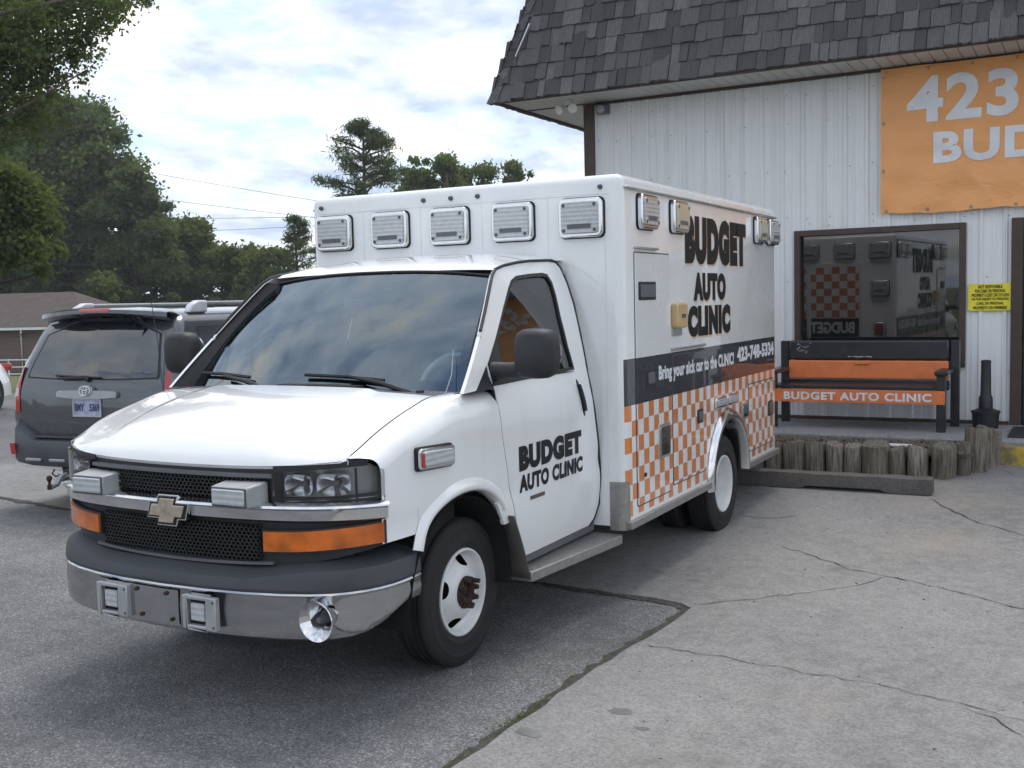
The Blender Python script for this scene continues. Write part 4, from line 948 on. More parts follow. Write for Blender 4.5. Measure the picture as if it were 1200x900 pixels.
# lamps in the nose
for S in (1, -1):
    side = S
    hl = empty('headlight', (0, 0, 0)); hl.parent = amb
    z0f = lambda x: .996+.012*((abs(x)-.56)/.4)**2; z1f = lambda x: 1.118+.030*((abs(x)-.56)/.4)-.030*max(0, (abs(x)-.90)/.07)**2
    A(nose_panel(S*.562, S*.968, 0, 0, -.088, 22, .01, zf0=z0f, zf1=z1f), 'housing', 'bezel_dark' if 'bezel_dark' in M else 'bumper_grey', hl, smooth=40)
    for cx, r in ((.668, .052), (.808, .054)):
        P = []
        for k in range(20):
            a = 2*math.pi*k/20; ca_, sa_ = math.copysign(abs(math.cos(a))**.55, math.cos(a)), math.copysign(abs(math.sin(a))**.55, math.sin(a)); P.append([nose(S*(cx+r*f*1.18*ca_), 1.062+r*f*sa_*.90, o) for f, o in ((1.06, -.05), (1.0, -.010), (.95, -.020), (.80, -.046), (.62, -.062), (.4, -.074), (.2, -.08), (0.001, -.081))])
        A(MB().grid(P, close_u=True), 'reflector', 'reflector', hl, smooth=60)
        A(MB().lathe([(.0, -.022), (.010, -.018), (.012, .0), (.012, .02)], nose(S*cx, 1.062, -.055), 'y', 10), 'bulb', 'lens_core' if 'lens_core' in M else 'bezel_grey', hl, smooth=40)
    A(nose_panel(S*.56, S*.972, 0, 0, .012, 24, .022, zf0=lambda x: z0f(x)-.002, zf1=lambda x: z1f(x)+.002, m=5), 'lens', 'head_lens', hl, smooth=40)
    A(nose_panel(S*.545, S*.974, 0, 0, .004, 24, .02, zf0=lambda x: z0f(x)-.013, zf1=lambda x: z0f(x)-.003), 'lower_trim', 'black_plastic', hl, smooth=40)
    tu = empty('turn_signal', (0, 0, 0)); tu.parent = amb
    A(nose_panel(S*.508, S*.966, 0, 0, .016, 22, .03, zf0=lambda x: .774+.030*((abs(x)-.5)/.46)**2, zf1=lambda x: .860+.030*((abs(x)-.5)/.46)**2, m=5), 'lens', 'amber', tu, smooth=40)
    A(nose_panel(S*.50, S*.974, 0, 0, .006, 22, .02, zf0=lambda x: .766+.030*((abs(x)-.5)/.46)**2, zf1=lambda x: .868+.030*((abs(x)-.5)/.46)**2), 'bezel', 'black_plastic', tu, smooth=40)
def grille_lamp(x0, x1, z0, z1):
    g = empty('grille_lamp', (0, 0, 0)); g.parent = amb; yb_ = front((x0+x1)/2)+.03; yf = front((x0+x1)/2)-.10; t = .018
    mb = MB(); mb.add([(x0, yf, z0), (x1, yf, z0), (x1+t*.6, yb_, z0-.004), (x0-t*.6, yb_, z0-.004), (x0, yf, z1), (x1, yf, z1), (x1+t*.6, yb_, z1+.012), (x0-t*.6, yb_, z1+.012)], [(0,3,2,1),(4,5,6,7),(0,1,5,4),(1,2,6,5),(2,3,7,6),(3,0,4,7)])
    A(mb, 'housing', 'lamp_case', g, bevel=.008); A(MB().box(x0+.002, x1-.002, yf-.003, yf+.008, z0+.003, z1-.003), 'gasket', 'interior_dark', g, bevel=.004); A(MB().box(x0+.009, x1-.009, yf-.009, yf+.01, z0+.010, z1-.010), 'lens', 'lamp_lens', g, bevel=.006)
simple('lamp_case', (.34, .35, .36), .4)
grille_lamp(.315, .515, .975, 1.065); grille_lamp(-.565, -.365, .975, 1.065)

# ---- bumper
PATH = [(.962, -.52), (.968, -.59), (.968, -.66), (.960, -.735), (.942, -.80), (.914, -.86), (.875, -.915), (.82, -.97), (.74, -1.015), (.62, -1.06), (.45, -1.10), (.25, -1.125), (.0, -1.135)]
PATH = PATH+[(-x, y) for x, y in PATH[-2::-1]]
def bump(prof, name, mat, sm=45):
    P = []
    for i, (x, y) in enumerate(PATH):
        a, b = PATH[max(0, i-1)], PATH[min(len(PATH)-1, i+1)]; dx, dy = b[0]-a[0], b[1]-a[1]; l = math.hypot(dx, dy); nx, ny = dy/l*-1, dx/l
        nx, ny = -nx, -ny
        if nx*x+ny*(y+.3) < 0: nx, ny = -nx, -ny
        e = sstep((abs(x)-.80)/.2)*sstep((y+1.0)/.45)
        P.append([(x+nx*o, y+ny*o, z) for o, z in prof(x, y, e)])
    mb = MB().grid(P); m = len(P[0]); mb.f += [tuple(range(m)), tuple((len(P)-1)*m+k for k in range(m))[::-1]]; return A(mb, name, mat, smooth=sm)
bump(lambda x, y, e: [(-.05, .412+.10*e), (-.012, .400+.105*e), (.004, .410+.105*e), (.010, .44+.09*e), (.012, .52+.03*e), (.008, .585), (.014, .598), (.010, .606), (-.03, .606)], 'chrome_bumper', 'chrome_worn')
bump(lambda x, y, e: [(-.03, .607), (.010, .608), (.014, .62), (.008, .645+.035*sstep((abs(x)-.45)/.3)), (.0, .662+.038*sstep((abs(x)-.45)/.3)), (-.018, .672+.036*sstep((abs(x)-.45)/.3)), (-.06, .690+.034*sstep((abs(x)-.45)/.3)), (-.12, .705+.03*sstep((abs(x)-.45)/.3)), (-.16, .70)], 'bumper_pad', 'bumper_grey', 24)
cb_ = bpy.context.scene.objects['chrome_bumper']
def bump_y(x): return pw(abs(x), [p[0] for p in PATH[:13]][::-1][:9], [p[1] for p in PATH[:13]][::-1][:9])
pl = []
for x in np.linspace(-.45, .10, 12): pl.append([(x, bump_y(x)-.0145, .425), (x, bump_y(x)-.0165, .5), (x, bump_y(x)-.0145, .585)])
A(MB().grid(pl), 'mount_plate', 'chrome_worn', cb_, smooth=60)
for x, z in ((-.16, .565), (.03, .565), (-.13, .452), (.06, .450)): A(MB().lathe([(0, -.010), (.009, -.008), (.010, 0), (.010, .01)], (x, bump_y(x)-.016, z), 'y', 10), 'bolt', 'rust', cb_, smooth=40)
for cx in (-.300, .245):
    sq = empty('bumper_lamp', (0, 0, 0)); sq.parent = amb; yb_ = bump_y(cx)-.018; h = .074; w_ = .098
    oP = [(cx-w_, -h), (cx+w_, -h), (cx+w_, h), (cx-w_, h)]; mb = MB()
    for x0, x1, z0, z1 in ((-w_, -w_+.026, -h, h), (w_-.055, w_, -h, h), (-w_+.026, w_-.055, h-.018, h), (-w_+.026, w_-.055, -h, -h+.018)): mb.box(cx+x0, cx+x1, yb_-.030, yb_, .505+z0, .505+z1)
    A(mb, 'frame', 'lamp_frame' if 'lamp_frame' in M else 'aluminium', sq, bevel=.005)
    A(MB().box(cx-w_+.02, cx+w_-.05, yb_-.004, yb_+.01, .505-h+.012, .505+h-.012), 'recess', 'dark_void', sq)
    A(MB().box(cx-w_+.040, cx+w_-.075, yb_-.020, yb_-.004, .505-.040, .505+.040), 'lens', 'lamp_lens', sq, bevel=.004)
    for z in (.505-.055, .505+.055): A(MB().lathe([(0, -.034), (.006, -.034), (.006, -.028)], (cx+w_-.014, yb_, z), 'y', 8), 'screw', 'bezel_grey', sq)
# horn speaker
hx, hy = .815, bump_y(.815)-.05
A(MB().lathe([(.030, .07), (.034, .02), (.050, -.02), (.078, -.055), (.086, -.062), (.088, -.058), (.082, -.05), (.055, -.012), (.040, .03)], (hx, hy, .512), 'y', 36), 'horn_bell', 'chrome', cb_, smooth=50)
A(MB().lathe([(0, -.045), (.012, -.04), (.022, .0), (.024, .03)], (hx, hy, .512), 'y', 20), 'horn_core', 'bezel_grey', cb_, smooth=40)
A(MB().lathe([(0, .028), (.042, .028)], (hx, hy, .512), 'y', 20), 'horn_back', 'dark_void', cb_)

# ---- wheels
def tyre_prof(R, r, w):
    q = w/2; return [(r-.012, -q*.72), (r, -q*.80), (r+.02, -q*.93), (r+(R-r)*.5, -q*1.0), (R-.035, -q*.93), (R-.012, -q*.84), (R-.003, -q*.74)]+[p for k in (-.52, -.18, .18, .52) for p in ((R, q*(k-.10)), (R-.009, q*(k-.085)), (R-.009, q*(k+.085)), (R, q*(k+.10)))]+[(R-.003, q*.74), (R-.012, q*.84), (R-.035, q*.93), (R-.05, q*.95), (R-.054, q*.985), (R-.06, q*.96), (r+(R-r)*.5, q*1.0), (r+.045, q*.965), (r+.04, q*.99), (r+.02, q*.93), (r, q*.80), (r-.012, q*.72)]
def wheel_front(S):
    wx = .885-.095
    w_ = empty('front_wheel', (S*wx, 0, .373)); w_.parent = amb
    A(MB().lathe(tyre_prof(.373, .215, .205), n=56, sx=S), 'tyre', 'tyre', w_, smooth=40)
    # steel disc with hand holes
    prof = [(.222, .083), (.219, .094), (.210, .096), (.203, .088), (.198, .062), (.190, .045), (.184, .041), (.178, .040), (.172, .044), (.167, .048), (.161, .054), (.155, .061), (.149, .067), (.143, .073), (.137, .078), (.131, .084), (.122, .092), (.110, .100), (.100, .102), (.082, .102)]
    n = 120; P = [[(S*t, r*math.cos(2*math.pi*k/n), r*math.sin(2*math.pi*k/n)) for r, t in prof] for k in range(n)]; mb = MB(); mb.v = [p for row in P for p in row]; m = len(prof)
    for k in range(n):
        for j in range(m-1):
            rm = (prof[j][0]+prof[j+1][0])/2; a = 2*math.pi*(k+.5)/n
            hole = any(((rm-.158)/.027)**2+((((a-h+math.pi) % (2*math.pi))-math.pi)*rm/.045)**2 < 1 for h in [math.radians(q) for q in (75, 165, 255, 345)])
            if hole: continue
            mb.f.append((k*m+j, ((k+1) % n)*m+j, ((k+1) % n)*m+j+1, k*m+j+1))
    for i_, q in enumerate(mb.v):                    # draw the hole edges onto clean ellipses
        rq, aq = math.hypot(q[1], q[2]), math.atan2(q[2], q[1])
        for h in [math.radians(g_) for g_ in (75, 165, 255, 345)]:
            dr, dt = (rq-.158)/.027, (((aq-h+math.pi) % (2*math.pi))-math.pi)*rq/.045; dd = math.hypot(dr, dt)
            if .72 < dd < 1.25:
                dr, dt = dr/dd, dt/dd; rn = .158+.027*dr; an = h+.045*dt/rn; mb.v[i_] = (S*pw(rn, [p[0] for p in prof][::-1], [p[1] for p in prof][::-1]), rn*math.cos(an), rn*math.sin(an))
    A(mb, 'rim', 'rim_white', w_, smooth=50, fix=True)
    A(MB().lathe([(.21, .07), (.215, -.08)], n=40, sx=S), 'barrel', 'dark_void', w_, smooth=60); A(MB().lathe([(.0, -.02), (.19, -.02)], n=40, sx=S), 'brake_disc', 'rust', w_)
    hub = A(MB().lathe([(.083, .098), (.080, .108), (.055, .112), (.050, .122), (.046, .118), (.040, .085), (0, .080)], n=32, sx=S), 'hub', 'rust', w_, smooth=40)
    for k in range(8):
        a = 2*math.pi*(k+.3)/8; ln = .165 if k in (1, 5) else .140
        A(MB().lathe([(.0175, .10), (.0175, .122), (.013, .124), (.0115, ln), (0, ln)], (0, .066*math.cos(a), .066*math.sin(a)), 'x', 6, sx=S), 'lug_nut', 'rust', w_, smooth=30)
for S in (1, -1): wheel_front(S)
def wheel_rear(S):
    w_ = empty('rear_wheel', (S*1.045, 3.493, .373)); w_.parent = amb
    A(MB().lathe(tyre_prof(.373, .215, .205), n=56, sx=S), 'tyre', 'tyre', w_, smooth=40)
    A(MB().lathe([(.222, .083), (.219, .094), (.210, .096), (.202, .086), (.198, .055), (.190, .02), (.186, -.03), (.17, -.045), (.14, -.052), (.11, -.055), (.085, -.055), (.075, -.045), (.07, -.03), (.0, -.028)], n=48, sx=S), 'rim', 'rim_white', w_, smooth=40)
    for k in range(8):
        a = 2*math.pi*(k+.5)/8; A(MB().lathe([(.014, -.055), (.014, -.03), (0, -.03)], (0, .105*math.cos(a), .105*math.sin(a)), 'x', 6, sx=S), 'lug_nut', 'bezel_grey', w_, smooth=30)
    t2 = A(MB().lathe(tyre_prof(.373, .215, .205), (-S*.27, 0, 0), n=40, sx=S), 'inner_tyre', 'tyre', w_, smooth=40)
for S in (1, -1): wheel_rear(S)
A(MB().tube([(-1.0, 3.493, .37), (1.0, 3.493, .37)], .07, 12).tube([(-.75, 0, .36), (.75, 0, .36)], .05, 10).box(-.45, -.38, -.7, 4.8, .44, .56).box(.38, .45, -.7, 4.8, .44, .56).box(-.5, .5, 1.2, 2.6, .40, .62), 'chassis', 'dark_void')

# ---- module body
def module():
    ac, ar = 3.515, .455
    prof = [(BY0, BZ0+.02), (BY0, BZ1), (BY1, BZ1), (BY1, BZ0+.02), (ac+ar, BZ0+.02)]+[(ac+ar*math.cos(a), BZ0+.02+ar*math.sin(a)*1.03) for a in np.linspace(0, math.pi, 25)[1:-1]]+[(ac-ar, BZ0+.02)]
    bm = bmesh.new(); L = [bm.verts.new((-BW, y, z)) for y, z in prof]; R = [bm.verts.new((BW, y, z)) for y, z in prof]; n = len(prof)
    bm.faces.new(L); bm.faces.new(R[::-1])
    for i in range(n): bm.faces.new((L[(i+1) % n], L[i], R[i], R[(i+1) % n]))
    bmesh.ops.recalc_face_normals(bm, faces=bm.faces); ed = []
    for e in bm.edges:
        a, b = e.verts[0].co, e.verts[1].co; mid = (a+b)/2
        top = abs(a.z-BZ1) < 1e-4 and abs(b.z-BZ1) < 1e-4; vert = abs(a.x-b.x) < 1e-4 and abs(a.y-b.y) < 1e-4 and abs(a.z-b.z) > 1
        if top or vert: ed.append(e)
    bmesh.ops.bevel(bm, geom=ed, offset=.055, segments=5, profile=.5, affect='EDGES')
    me = bpy.data.meshes.new('module_body'); bm.to_mesh(me); bm.free(); me.polygons.foreach_set('use_smooth', [True]*len(me.polygons)); me.set_sharp_from_angle(angle=math.radians(30))
    return link('module_body', me, M['box_paint'], amb)
mod = module()
simple('seam_dark', (.05, .055, .06), .6)
def side_box(y0, y1, z0, z1, o0, o1, name, mat, parent=None, bevel=.0, S=1, seg=2): return A(MB().box(*sorted((S*(BW+o0), S*(BW+o1))), y0, y1, z0, z1), name, mat, parent or mod, bevel=bevel, seg=seg)
def comp_door(y0, y1, z0, z1, S=1):
    'compartment door: dark gap plate and a raised leaf that carries the same print'
    d_ = A(MB().prism(rrect(y0, y1, z0, z1, .02), lambda p, q, t: (S*(BW+t), p, q), -.004, .0022), 'compartment_door', 'seam_dark', mod)
    A(MB().prism(rrect(y0+.008, y1-.008, z0+.008, z1-.008, .016), lambda p, q, t: (S*(BW+t), p, q), .0, .0075), 'door_leaf', 'box_paint', d_, bevel=.003)
for S in (1, -1):
    comp_door(1.635, 2.255, .525, 2.11, S); comp_door(2.285, 2.985, .555, 1.445, S); comp_door(4.08, 4.86, .54, 1.10, S)
    side_box(1.64, 2.02, 2.125, 2.140, 0, .022, 'drip_cap', 'aluminium', S=S, bevel=.004); side_box(2.27, 2.95, 1.468, 1.486, 0, .022, 'drip_cap', 'aluminium', S=S, bevel=.004)
    side_box(1.50, 4.93, 2.482, 2.498, -.002, .020, 'gutter_rail', 'aluminium', S=S, bevel=.005)
    # rub rails and corner cap
    for y0, y1 in ((1.475, 3.055), (3.98, 4.95)): side_box(y0, y1, .416, .462, -.03, .030, 'rub_rail', 'diamond_plate', S=S, bevel=.004)
    P = []
    for t in np.linspace(0, 1, 9): P.append([(S*(BW-.055+.058*math.sin(t*math.pi/2)), BY0+.055-.058*math.cos(t*math.pi/2), z) for z in (.41, .71)])
    P = [[(S*(BW-.105), BY0-.003, .41), (S*(BW-.105), BY0-.003, .71)]]+P+[[(S*(BW+.003), BY0+.062, .41), (S*(BW+.003), BY0+.062, .71)]]
    A(MB().grid(P), 'corner_guard', 'diamond_plate', mod, smooth=60)
    # chrome arch flare
    P = []
    for a in np.linspace(-.03, math.pi+.10, 36):
        r0 = .43
        P.append([(S*(BW+o_), 3.515+(r0+r_)*math.cos(a), .436+(r0+r_)*math.sin(a)*1.03) for o_, r_ in ((-.10, .005), (.03, .0), (.045, .012), (.040, .045), (.022, .066), (.004, .078))])
    A(MB().grid(P), 'arch_flare', 'chrome', mod, smooth=60)
    A(MB().grid([[(S*x, 3.515+.45*math.cos(a), .436+.463*math.sin(a)) for x in (.4, 1.15)] for a in np.linspace(0, math.pi, 20)]), 'wheel_well', 'dark_void', mod)
    # side lamps
def lamp(parent, fn, a, b, w_, h_, name='warning_lamp', lens='lamp_lens'):
    g = empty(name, (0, 0, 0)); g.parent = parent
    def f(p, q, t): return fn(a+p, b+q, t)
    A(MB().prism(rrect(-w_/2-.006, w_/2+.006, -h_/2-.006, h_/2+.006, .036), f, -.004, .006), 'gasket', 'rubber_seal', g)
    A(MB().prism(rrect(-w_/2, w_/2, -h_/2, h_/2, .034), f, .003, .042), 'bezel', 'chrome', g, bevel=.010, seg=3)
    A(MB().prism(rrect(-w_/2+.022, w_/2-.022, -h_/2+.022, h_/2-.022, .020), f, .036, .056), 'lens', lens, g, bevel=.006)
    A(MB().prism(rrect(-w_/2+.065, w_/2-.065, -h_/2+.052, -h_/2+.080, .008), f, .05, .0575), 'lamp_strip', 'bezel_grey', g)
    for sx_ in (-1, 1):
        for sz_ in (-1, 1):
            c = (sx_*(w_/2-.042), sz_*(h_/2-.042)); A(MB().prism([(c[0]+.011*math.cos(t), c[1]+.011*math.sin(t)) for t in np.linspace(0, 2*math.pi, 9)[:-1]], f, .05, .0585), 'screw', 'interior_dark', g)
fr = lambda a, b, t: (a, BY0-t, b)
for x in (-.954, -.490, -.027, .440, .910): lamp(mod, fr, x, 2.316, .288, .236)
for x in (-1.07, -.23, -.02, .18, 1.03): A(MB().lathe([(0, -.022), (.012, -.018), (.016, .0), (.016, .01)], (x, BY0, 2.495), 'y', 12), 'marker_stud', 'interior_dark', mod, smooth=40)
# front sheet joint lines
for x in (-.72, -.26, .205, .675): A(MB().box(x-.003, x+.003, BY0-.0022, BY0+.003, 2.10, 2.452), 'sheet_seam', 'white_body', mod)
A(MB().box(-1.085, 1.085, BY0-.003, BY0+.003, 2.452, 2.456), 'sheet_seam', 'white_body', mod); A(MB().box(1.055, 1.0585, BY0-.0022, BY0+.003, .72, 2.45), 'sheet_seam', 'white_body', mod)
for S in (1, -1):
    sd = lambda a, b, t: (S*(BW+t), a, b)
    for yc, le in ((1.835, 'lamp_lens'), (2.415, 'lamp_cream'), (4.40, 'lamp_cream'), (4.79, 'lamp_lens')):
        if 'lamp_cream' not in M: simple('lamp_cream', (.50, .48, .36), .2, coat=.5)
        lamp(mod, sd, yc, 2.357, .285, .212, lens=le)
    # latches, ports, markers on the sides
    def latch(y0, y1, z0, z1, mat='black_plastic'):
        l_ = A(MB().prism(rrect(y0, y1, z0, z1, .012), sd, .004, .012), 'paddle_latch', mat, mod, bevel=.003); ym, zm = (y0+y1)/2, (z0+z1)/2
        A(MB().prism(rrect(y0+.02, y1-.02, z0+.018, z1-.018, .01), sd, .010, .020), 'paddle', 'bezel_grey' if mat != 'aluminium' else 'chrome_worn', l_, bevel=.003)
    latch(1.69, 1.985, 1.81, 1.925); latch(2.0, 2.215, .775, 1.0, 'aluminium'); latch(2.775, 2.90, .92, 1.02); latch(3.86, 4.03, .83, .955, 'aluminium'); latch(4.65, 4.79, .775, .905); latch(1.80, 1.95, 1.262, 1.37)
    am = A(MB().prism(rrect(2.285, 2.49, 1.615, 1.785, .03), sd, .0, .05), 'side_marker', 'amber_lamp', mod, bevel=.012, seg=3); A(MB().prism(rrect(2.36, 2.43, 1.685, 1.71, .008), sd, .048, .0535), 'marker_slot', 'interior_dark', am)
    side_box(2.29, 2.47, 1.565, 1.612, .002, .012, 'marker_mount', 'aluminium', S=S)
    for y0 in (3.19, 3.465):
        g = A(MB().prism(rrect(y0, y0+.255, .985, 1.065, .02), sd, .0, .022), 'tail_marker', 'chrome', mod, bevel=.006); A(MB().prism(rrect(y0+.02, y0+.235, 1.0, 1.05, .012), sd, .018, .030), 'lens', 'lamp_lens', g, bevel=.004)
    side_box(1.745, 1.775, .70, .725, .004, .016, 'lock', 'rust', S=S, bevel=.004)
    # printed lettering
    dirn = S
    def T(body, y0, y1, z0, z1, mat, bold, off, sp=1.0, name='lettering', sh=0.0):
        f = (lambda a, b, t: (BW+off+t, a, b)) if S == 1 else (lambda a, b, t: (-BW-off-t, y0+y1-a, b))
        A(text_mb(body, f, y0, y1, z0, z1, bold, .0006, sp, sh), name, mat, mod)
    for bd, y0, y1, z0, z1, bo in (('BUDGET', 2.575, 4.03, 2.050, 2.392, .088), ('AUTO', 2.745, 3.49, 1.792, 1.995, .078), ('CLINIC', 2.615, 3.60, 1.540, 1.760, .085)):
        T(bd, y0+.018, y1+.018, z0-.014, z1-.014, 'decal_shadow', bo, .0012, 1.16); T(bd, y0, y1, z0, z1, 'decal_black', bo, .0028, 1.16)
    T('Bring your sick car to the CLINIC!', 2.02, 3.66, 1.262, 1.385, 'decal_white', .040, .0090, 1.06); T('423-748-5334', 3.77, 4.86, 1.295, 1.415, 'decal_white', .050, .0030, 1.05)
    def D(body, y0, y1, z0, z1, bold):
        f = (lambda a, b, t: (XS(a, b)+.0022+t, a, b)) if S == 1 else (lambda a, b, t: (-XS(y0+y1-a, b)-.0022-t, y0+y1-a, b))
        A(text_mb(body, f, y0, y1, z0, z1, bold, .0006, 1.14), 'lettering', 'decal_black', amb)
    D('BUDGET', .40, 1.18, .926, 1.062, .075); D('AUTO CLINIC', .405, 1.20, .812, .905, .055)
    A(MB().prism(rrect(.52, .69, .757, .778, .004), lambda p, q, t: (S*(XS(p, q)+t), p, q), .001, .0025), 'door_badge', 'badge_brown' if 'badge_brown' in M else 'brown_trim', amb)
# rear of the module (seen mirrored in the shop window)
rr = lambda a, b, t: (a, BY1+t, b)
for x in (-.95, -.48, 0, .48, .95): lamp(mod, rr, x, 2.36, .285, .212)
for x in (-.95, .95):
    lamp(mod, rr, x, 1.85, .25, .20); lamp(mod, rr, x, 1.30, .16, .20, lens='red_lens'); lamp(mod, rr, x, 1.07, .16, .20, lens='amber')
def rear_check():
    n = NT('rear_checks'); o = n.xyz(); cu = n.math('FLOOR', n.math('DIVIDE', o[0], .105)); cv = n.math('FLOOR', n.math('DIVIDE', o[2], .0979)); ck = n.math('LESS_THAN', n.math('MODULO', n.math('ADD', n.math('ADD', cu, cv), 60), 2), .5)
    n.set(Base_Color=n.mix(ck, (.74, .75, .76), (.62, .17, .05)), Roughness=.3, Coat_Weight=.4); M['rear_checks'] = n.m
rear_check()
for s in (-1, 1):
    d_ = A(MB().prism(rrect(min(s*.008, s*.70), max(s*.008, s*.70), .50, 2.20, .03), rr, -.004, .012), 'rear_door', 'box_paint', mod, bevel=.003)
    A(MB().prism(rrect(min(s*.03, s*.68), max(s*.03, s*.68), 1.46, 2.15, .03), rr, .012, .014), 'chequer_print', 'rear_checks', d_)
    A(MB().prism(rrect(min(s*.03, s*.68), max(s*.03, s*.68), 1.17, 1.455, .005), rr, .012, .014), 'band_print', 'decal_black', d_)
A(text_mb('BUDGET', lambda a, b, t: (-a, BY1+.0145+t, b), -.62, -.02, 1.25, 1.41, .04, .0006), 'lettering', 'decal_white', mod); A(text_mb('423-748-5334', lambda a, b, t: (-a, BY1+.0145+t, b), .05, .62, 1.27, 1.38, .03, .0006), 'lettering', 'decal_white', mod)
A(MB().box(-1.0, 1.0, BY1, BY1+.20, .40, .47), 'rear_step', 'diamond_plate', mod, bevel=.006)
# ------------------------------------------------------------------ the dark SUV (local: origin under the rear bumper, +y forward)
SK = 1.04
suv = empty('suv', (-4.27, 2.02, gz(-4.3, 2.1)), math.radians(6), 'dark slate blue SUV parked beyond the ambulance, its rear to the camera', 'car'); suv.scale = (SK, SK, SK)
def U(mb, name, mat, parent=None, smooth=None, bevel=0, seg=2, **k): return build(mb, name, M[mat], parent or suv, smooth, bevel, seg, **k)
SZ = [.42, .60, .80, .98, 1.08, 1.16, 1.40, 1.60, 1.69, 1.735, 1.755]; SW = [.885, .915, .93, .928, .915, .895, .835, .770, .715, .60, .0]
def sw_(z): return spl(z, SZ[:9], SW[:9])
def yr_(z): return spl(z, [.40, .55, .80, 1.0, 1.10, 1.20, 1.45, 1.65, 1.76], [.16, .12, .10, .105, .12, .15, .265, .375, .47])
SEC = [(spl(z, SZ[:9], SW[:9]), z) for z in np.linspace(.42, 1.69, 27)]+[(.66, 1.72), (.58, 1.74), (.42, 1.757), (.22, 1.766), (0, 1.769)]
SEC = SEC+[(-x, z) for x, z in SEC[-2::-1]]
def ztop(y): return spl(y, [0, 2.45, 2.75, 3.30, 3.6, 4.2, 4.55], [1.77, 1.77, 1.70, 1.28, 1.10, 1.02, .80])
P = []
for k, y in enumerate([-1, -.6, 0, .08, .3, .7, 1.2, 1.7, 2.2, 2.6, 2.9, 3.2, 3.5, 3.9, 4.3, 4.5]):
    row = []
    for x, z in SEC:
        if y <= 0:
            sc_ = 1+.075*y*(.8 if y == -1 else .35); yy = yr_(z)+(.10 if y == 0 else .035 if y == -.6 else 0.0); row.append((x*(.925 if y == -1 else .985 if y == -.6 else 1), yy, z-(.02 if z > 1.7 and y == -1 else 0)))
        else:
            zz = min(z, ztop(y)); row.append((x*(1 if y < 4 else .92), max(yr_(z)+.10+.03, y+.25), zz))
    P.append(row)
mb = MB().grid(P)
n = len(SEC); h = n//2
cap = []
for i in range(h+1):
    a = P[0][i]; b = P[0][n-1-i]; cap.append([(b[0]+(a[0]-b[0])*t, a[1]-.035*math.sin(math.pi*t)*(1 if a[2] < 1.68 else .5), a[2]) for t in np.linspace(0, 1, 13)])
mb.grid(cap); U(mb, 'body', 'suv_paint', smooth=50)
def rear(x, z, off=0): t = (x/(sw_(min(z, 1.69))*.925)+1)/2; return (x, yr_(z)-.035*math.sin(math.pi*max(0, min(1, t)))-off, z)
def rear_panel(poly, off, thick=.02, cut=.12):
    bm = bmesh.new(); pts = []
    for i, p in enumerate(poly):
        q = poly[(i+1) % len(poly)]; m_ = max(1, int(math.dist(p, q)/.06)); pts += [(p[0]+(q[0]-p[0])*k/m_, p[1]+(q[1]-p[1])*k/m_) for k in range(m_)]
    vv = [bm.verts.new((a, 0, b)) for a, b in pts]; ee = [bm.edges.new((vv[i], vv[(i+1) % len(vv)])) for i in range(len(vv))]
    bmesh.ops.triangle_fill(bm, use_beauty=True, edges=ee, normal=(0, -1, 0))
    for no, lo, hi in (((1, 0, 0), -1, 1), ((0, 0, 1), .4, 1.8)):
        k = lo+cut
        while k < hi: bmesh.ops.bisect_plane(bm, geom=bm.verts[:]+bm.edges[:]+bm.faces[:], plane_co=Vector(no)*k, plane_no=no); k += cut
    be = [e for e in bm.edges if len(e.link_faces) == 1]; r = bmesh.ops.extrude_edge_only(bm, edges=be); low = {g for g in r['geom'] if isinstance(g, bmesh.types.BMVert)}
    for v in bm.verts: v.co = rear(v.co.x, v.co.z, off-(thick if v in low else 0))
    bmesh.ops.recalc_face_normals(bm, faces=bm.faces); bm.verts.index_update(); mb = MB(); mb.v = [tuple(v.co) for v in bm.verts]; mb.f = [tuple(v.index for v in f.verts) for f in bm.faces]; bm.free(); return mb
RG = smooth_poly([(-.70, 1.175), (.70, 1.175), (.715, 1.22), (.585, 1.655), (-.585, 1.655), (-.715, 1.22)], 1)
hatch = U(rear_panel(smooth_poly([(-.76, .56), (.76, .56), (.80, .9), (.79, 1.14), (.63, 1.69), (-.63, 1.69), (-.79, 1.14), (-.80, .9)], 1), .008), 'tailgate', 'suv_paint', smooth=40)
U(rear_panel([(p[0]*1.03, 1.41+(p[1]-1.41)*1.05) for p in RG], .010), 'window_seal', 'rubber_seal', hatch, smooth=40); U(rear_panel(RG, .013), 'rear_window', 'suv_glass', hatch, smooth=60)
# crease, garnish, emblem, plate
U(rear_panel([(-.74, .775), (.74, .775), (.74, .80), (-.74, .80)], .016), 'crease', 'suv_paint', hatch, smooth=40)
gn = U(rear_panel(smooth_poly([(-.33, 1.005), (.33, 1.005), (.335, 1.06), (.30, 1.075), (-.30, 1.075), (-.335, 1.06)], 1), .035, .03), 'garnish', 'suv_trim', hatch, smooth=40)
U(rear_panel(smooth_poly([(-.075, 1.02), (.075, 1.02), (.08, 1.12), (-.08, 1.12)], 1), .038, .03), 'emblem_plate', 'suv_trim', gn, smooth=40)
em_ = MB(); ring = lambda a_, b_, c0, c1: [rear(c0+a_*math.cos(t), c1+b_*math.sin(t), .042) for t in np.linspace(0, 2*math.pi, 25)]
for a_, b_, c1 in ((.058, .040, 1.070), (.020, .039, 1.070), (.046, .016, 1.092)): em_.tube(ring(a_, b_, 0, c1), .0045, 6, cap=False)
U(em_, 'emblem', 'chrome', gn, smooth=60)
pt = U(rear_panel([(-.155, .852), (.155, .852), (.155, 1.0), (-.155, 1.0)], .014, .008), 'number_plate', 'plate_blue' if 'plate_blue' in M else 'suv_trim', hatch, smooth=40)
simple('plate_blue', (.36, .40, .54), .4, var=.3, vscale=25); pt.data.materials[0] = M['plate_blue']
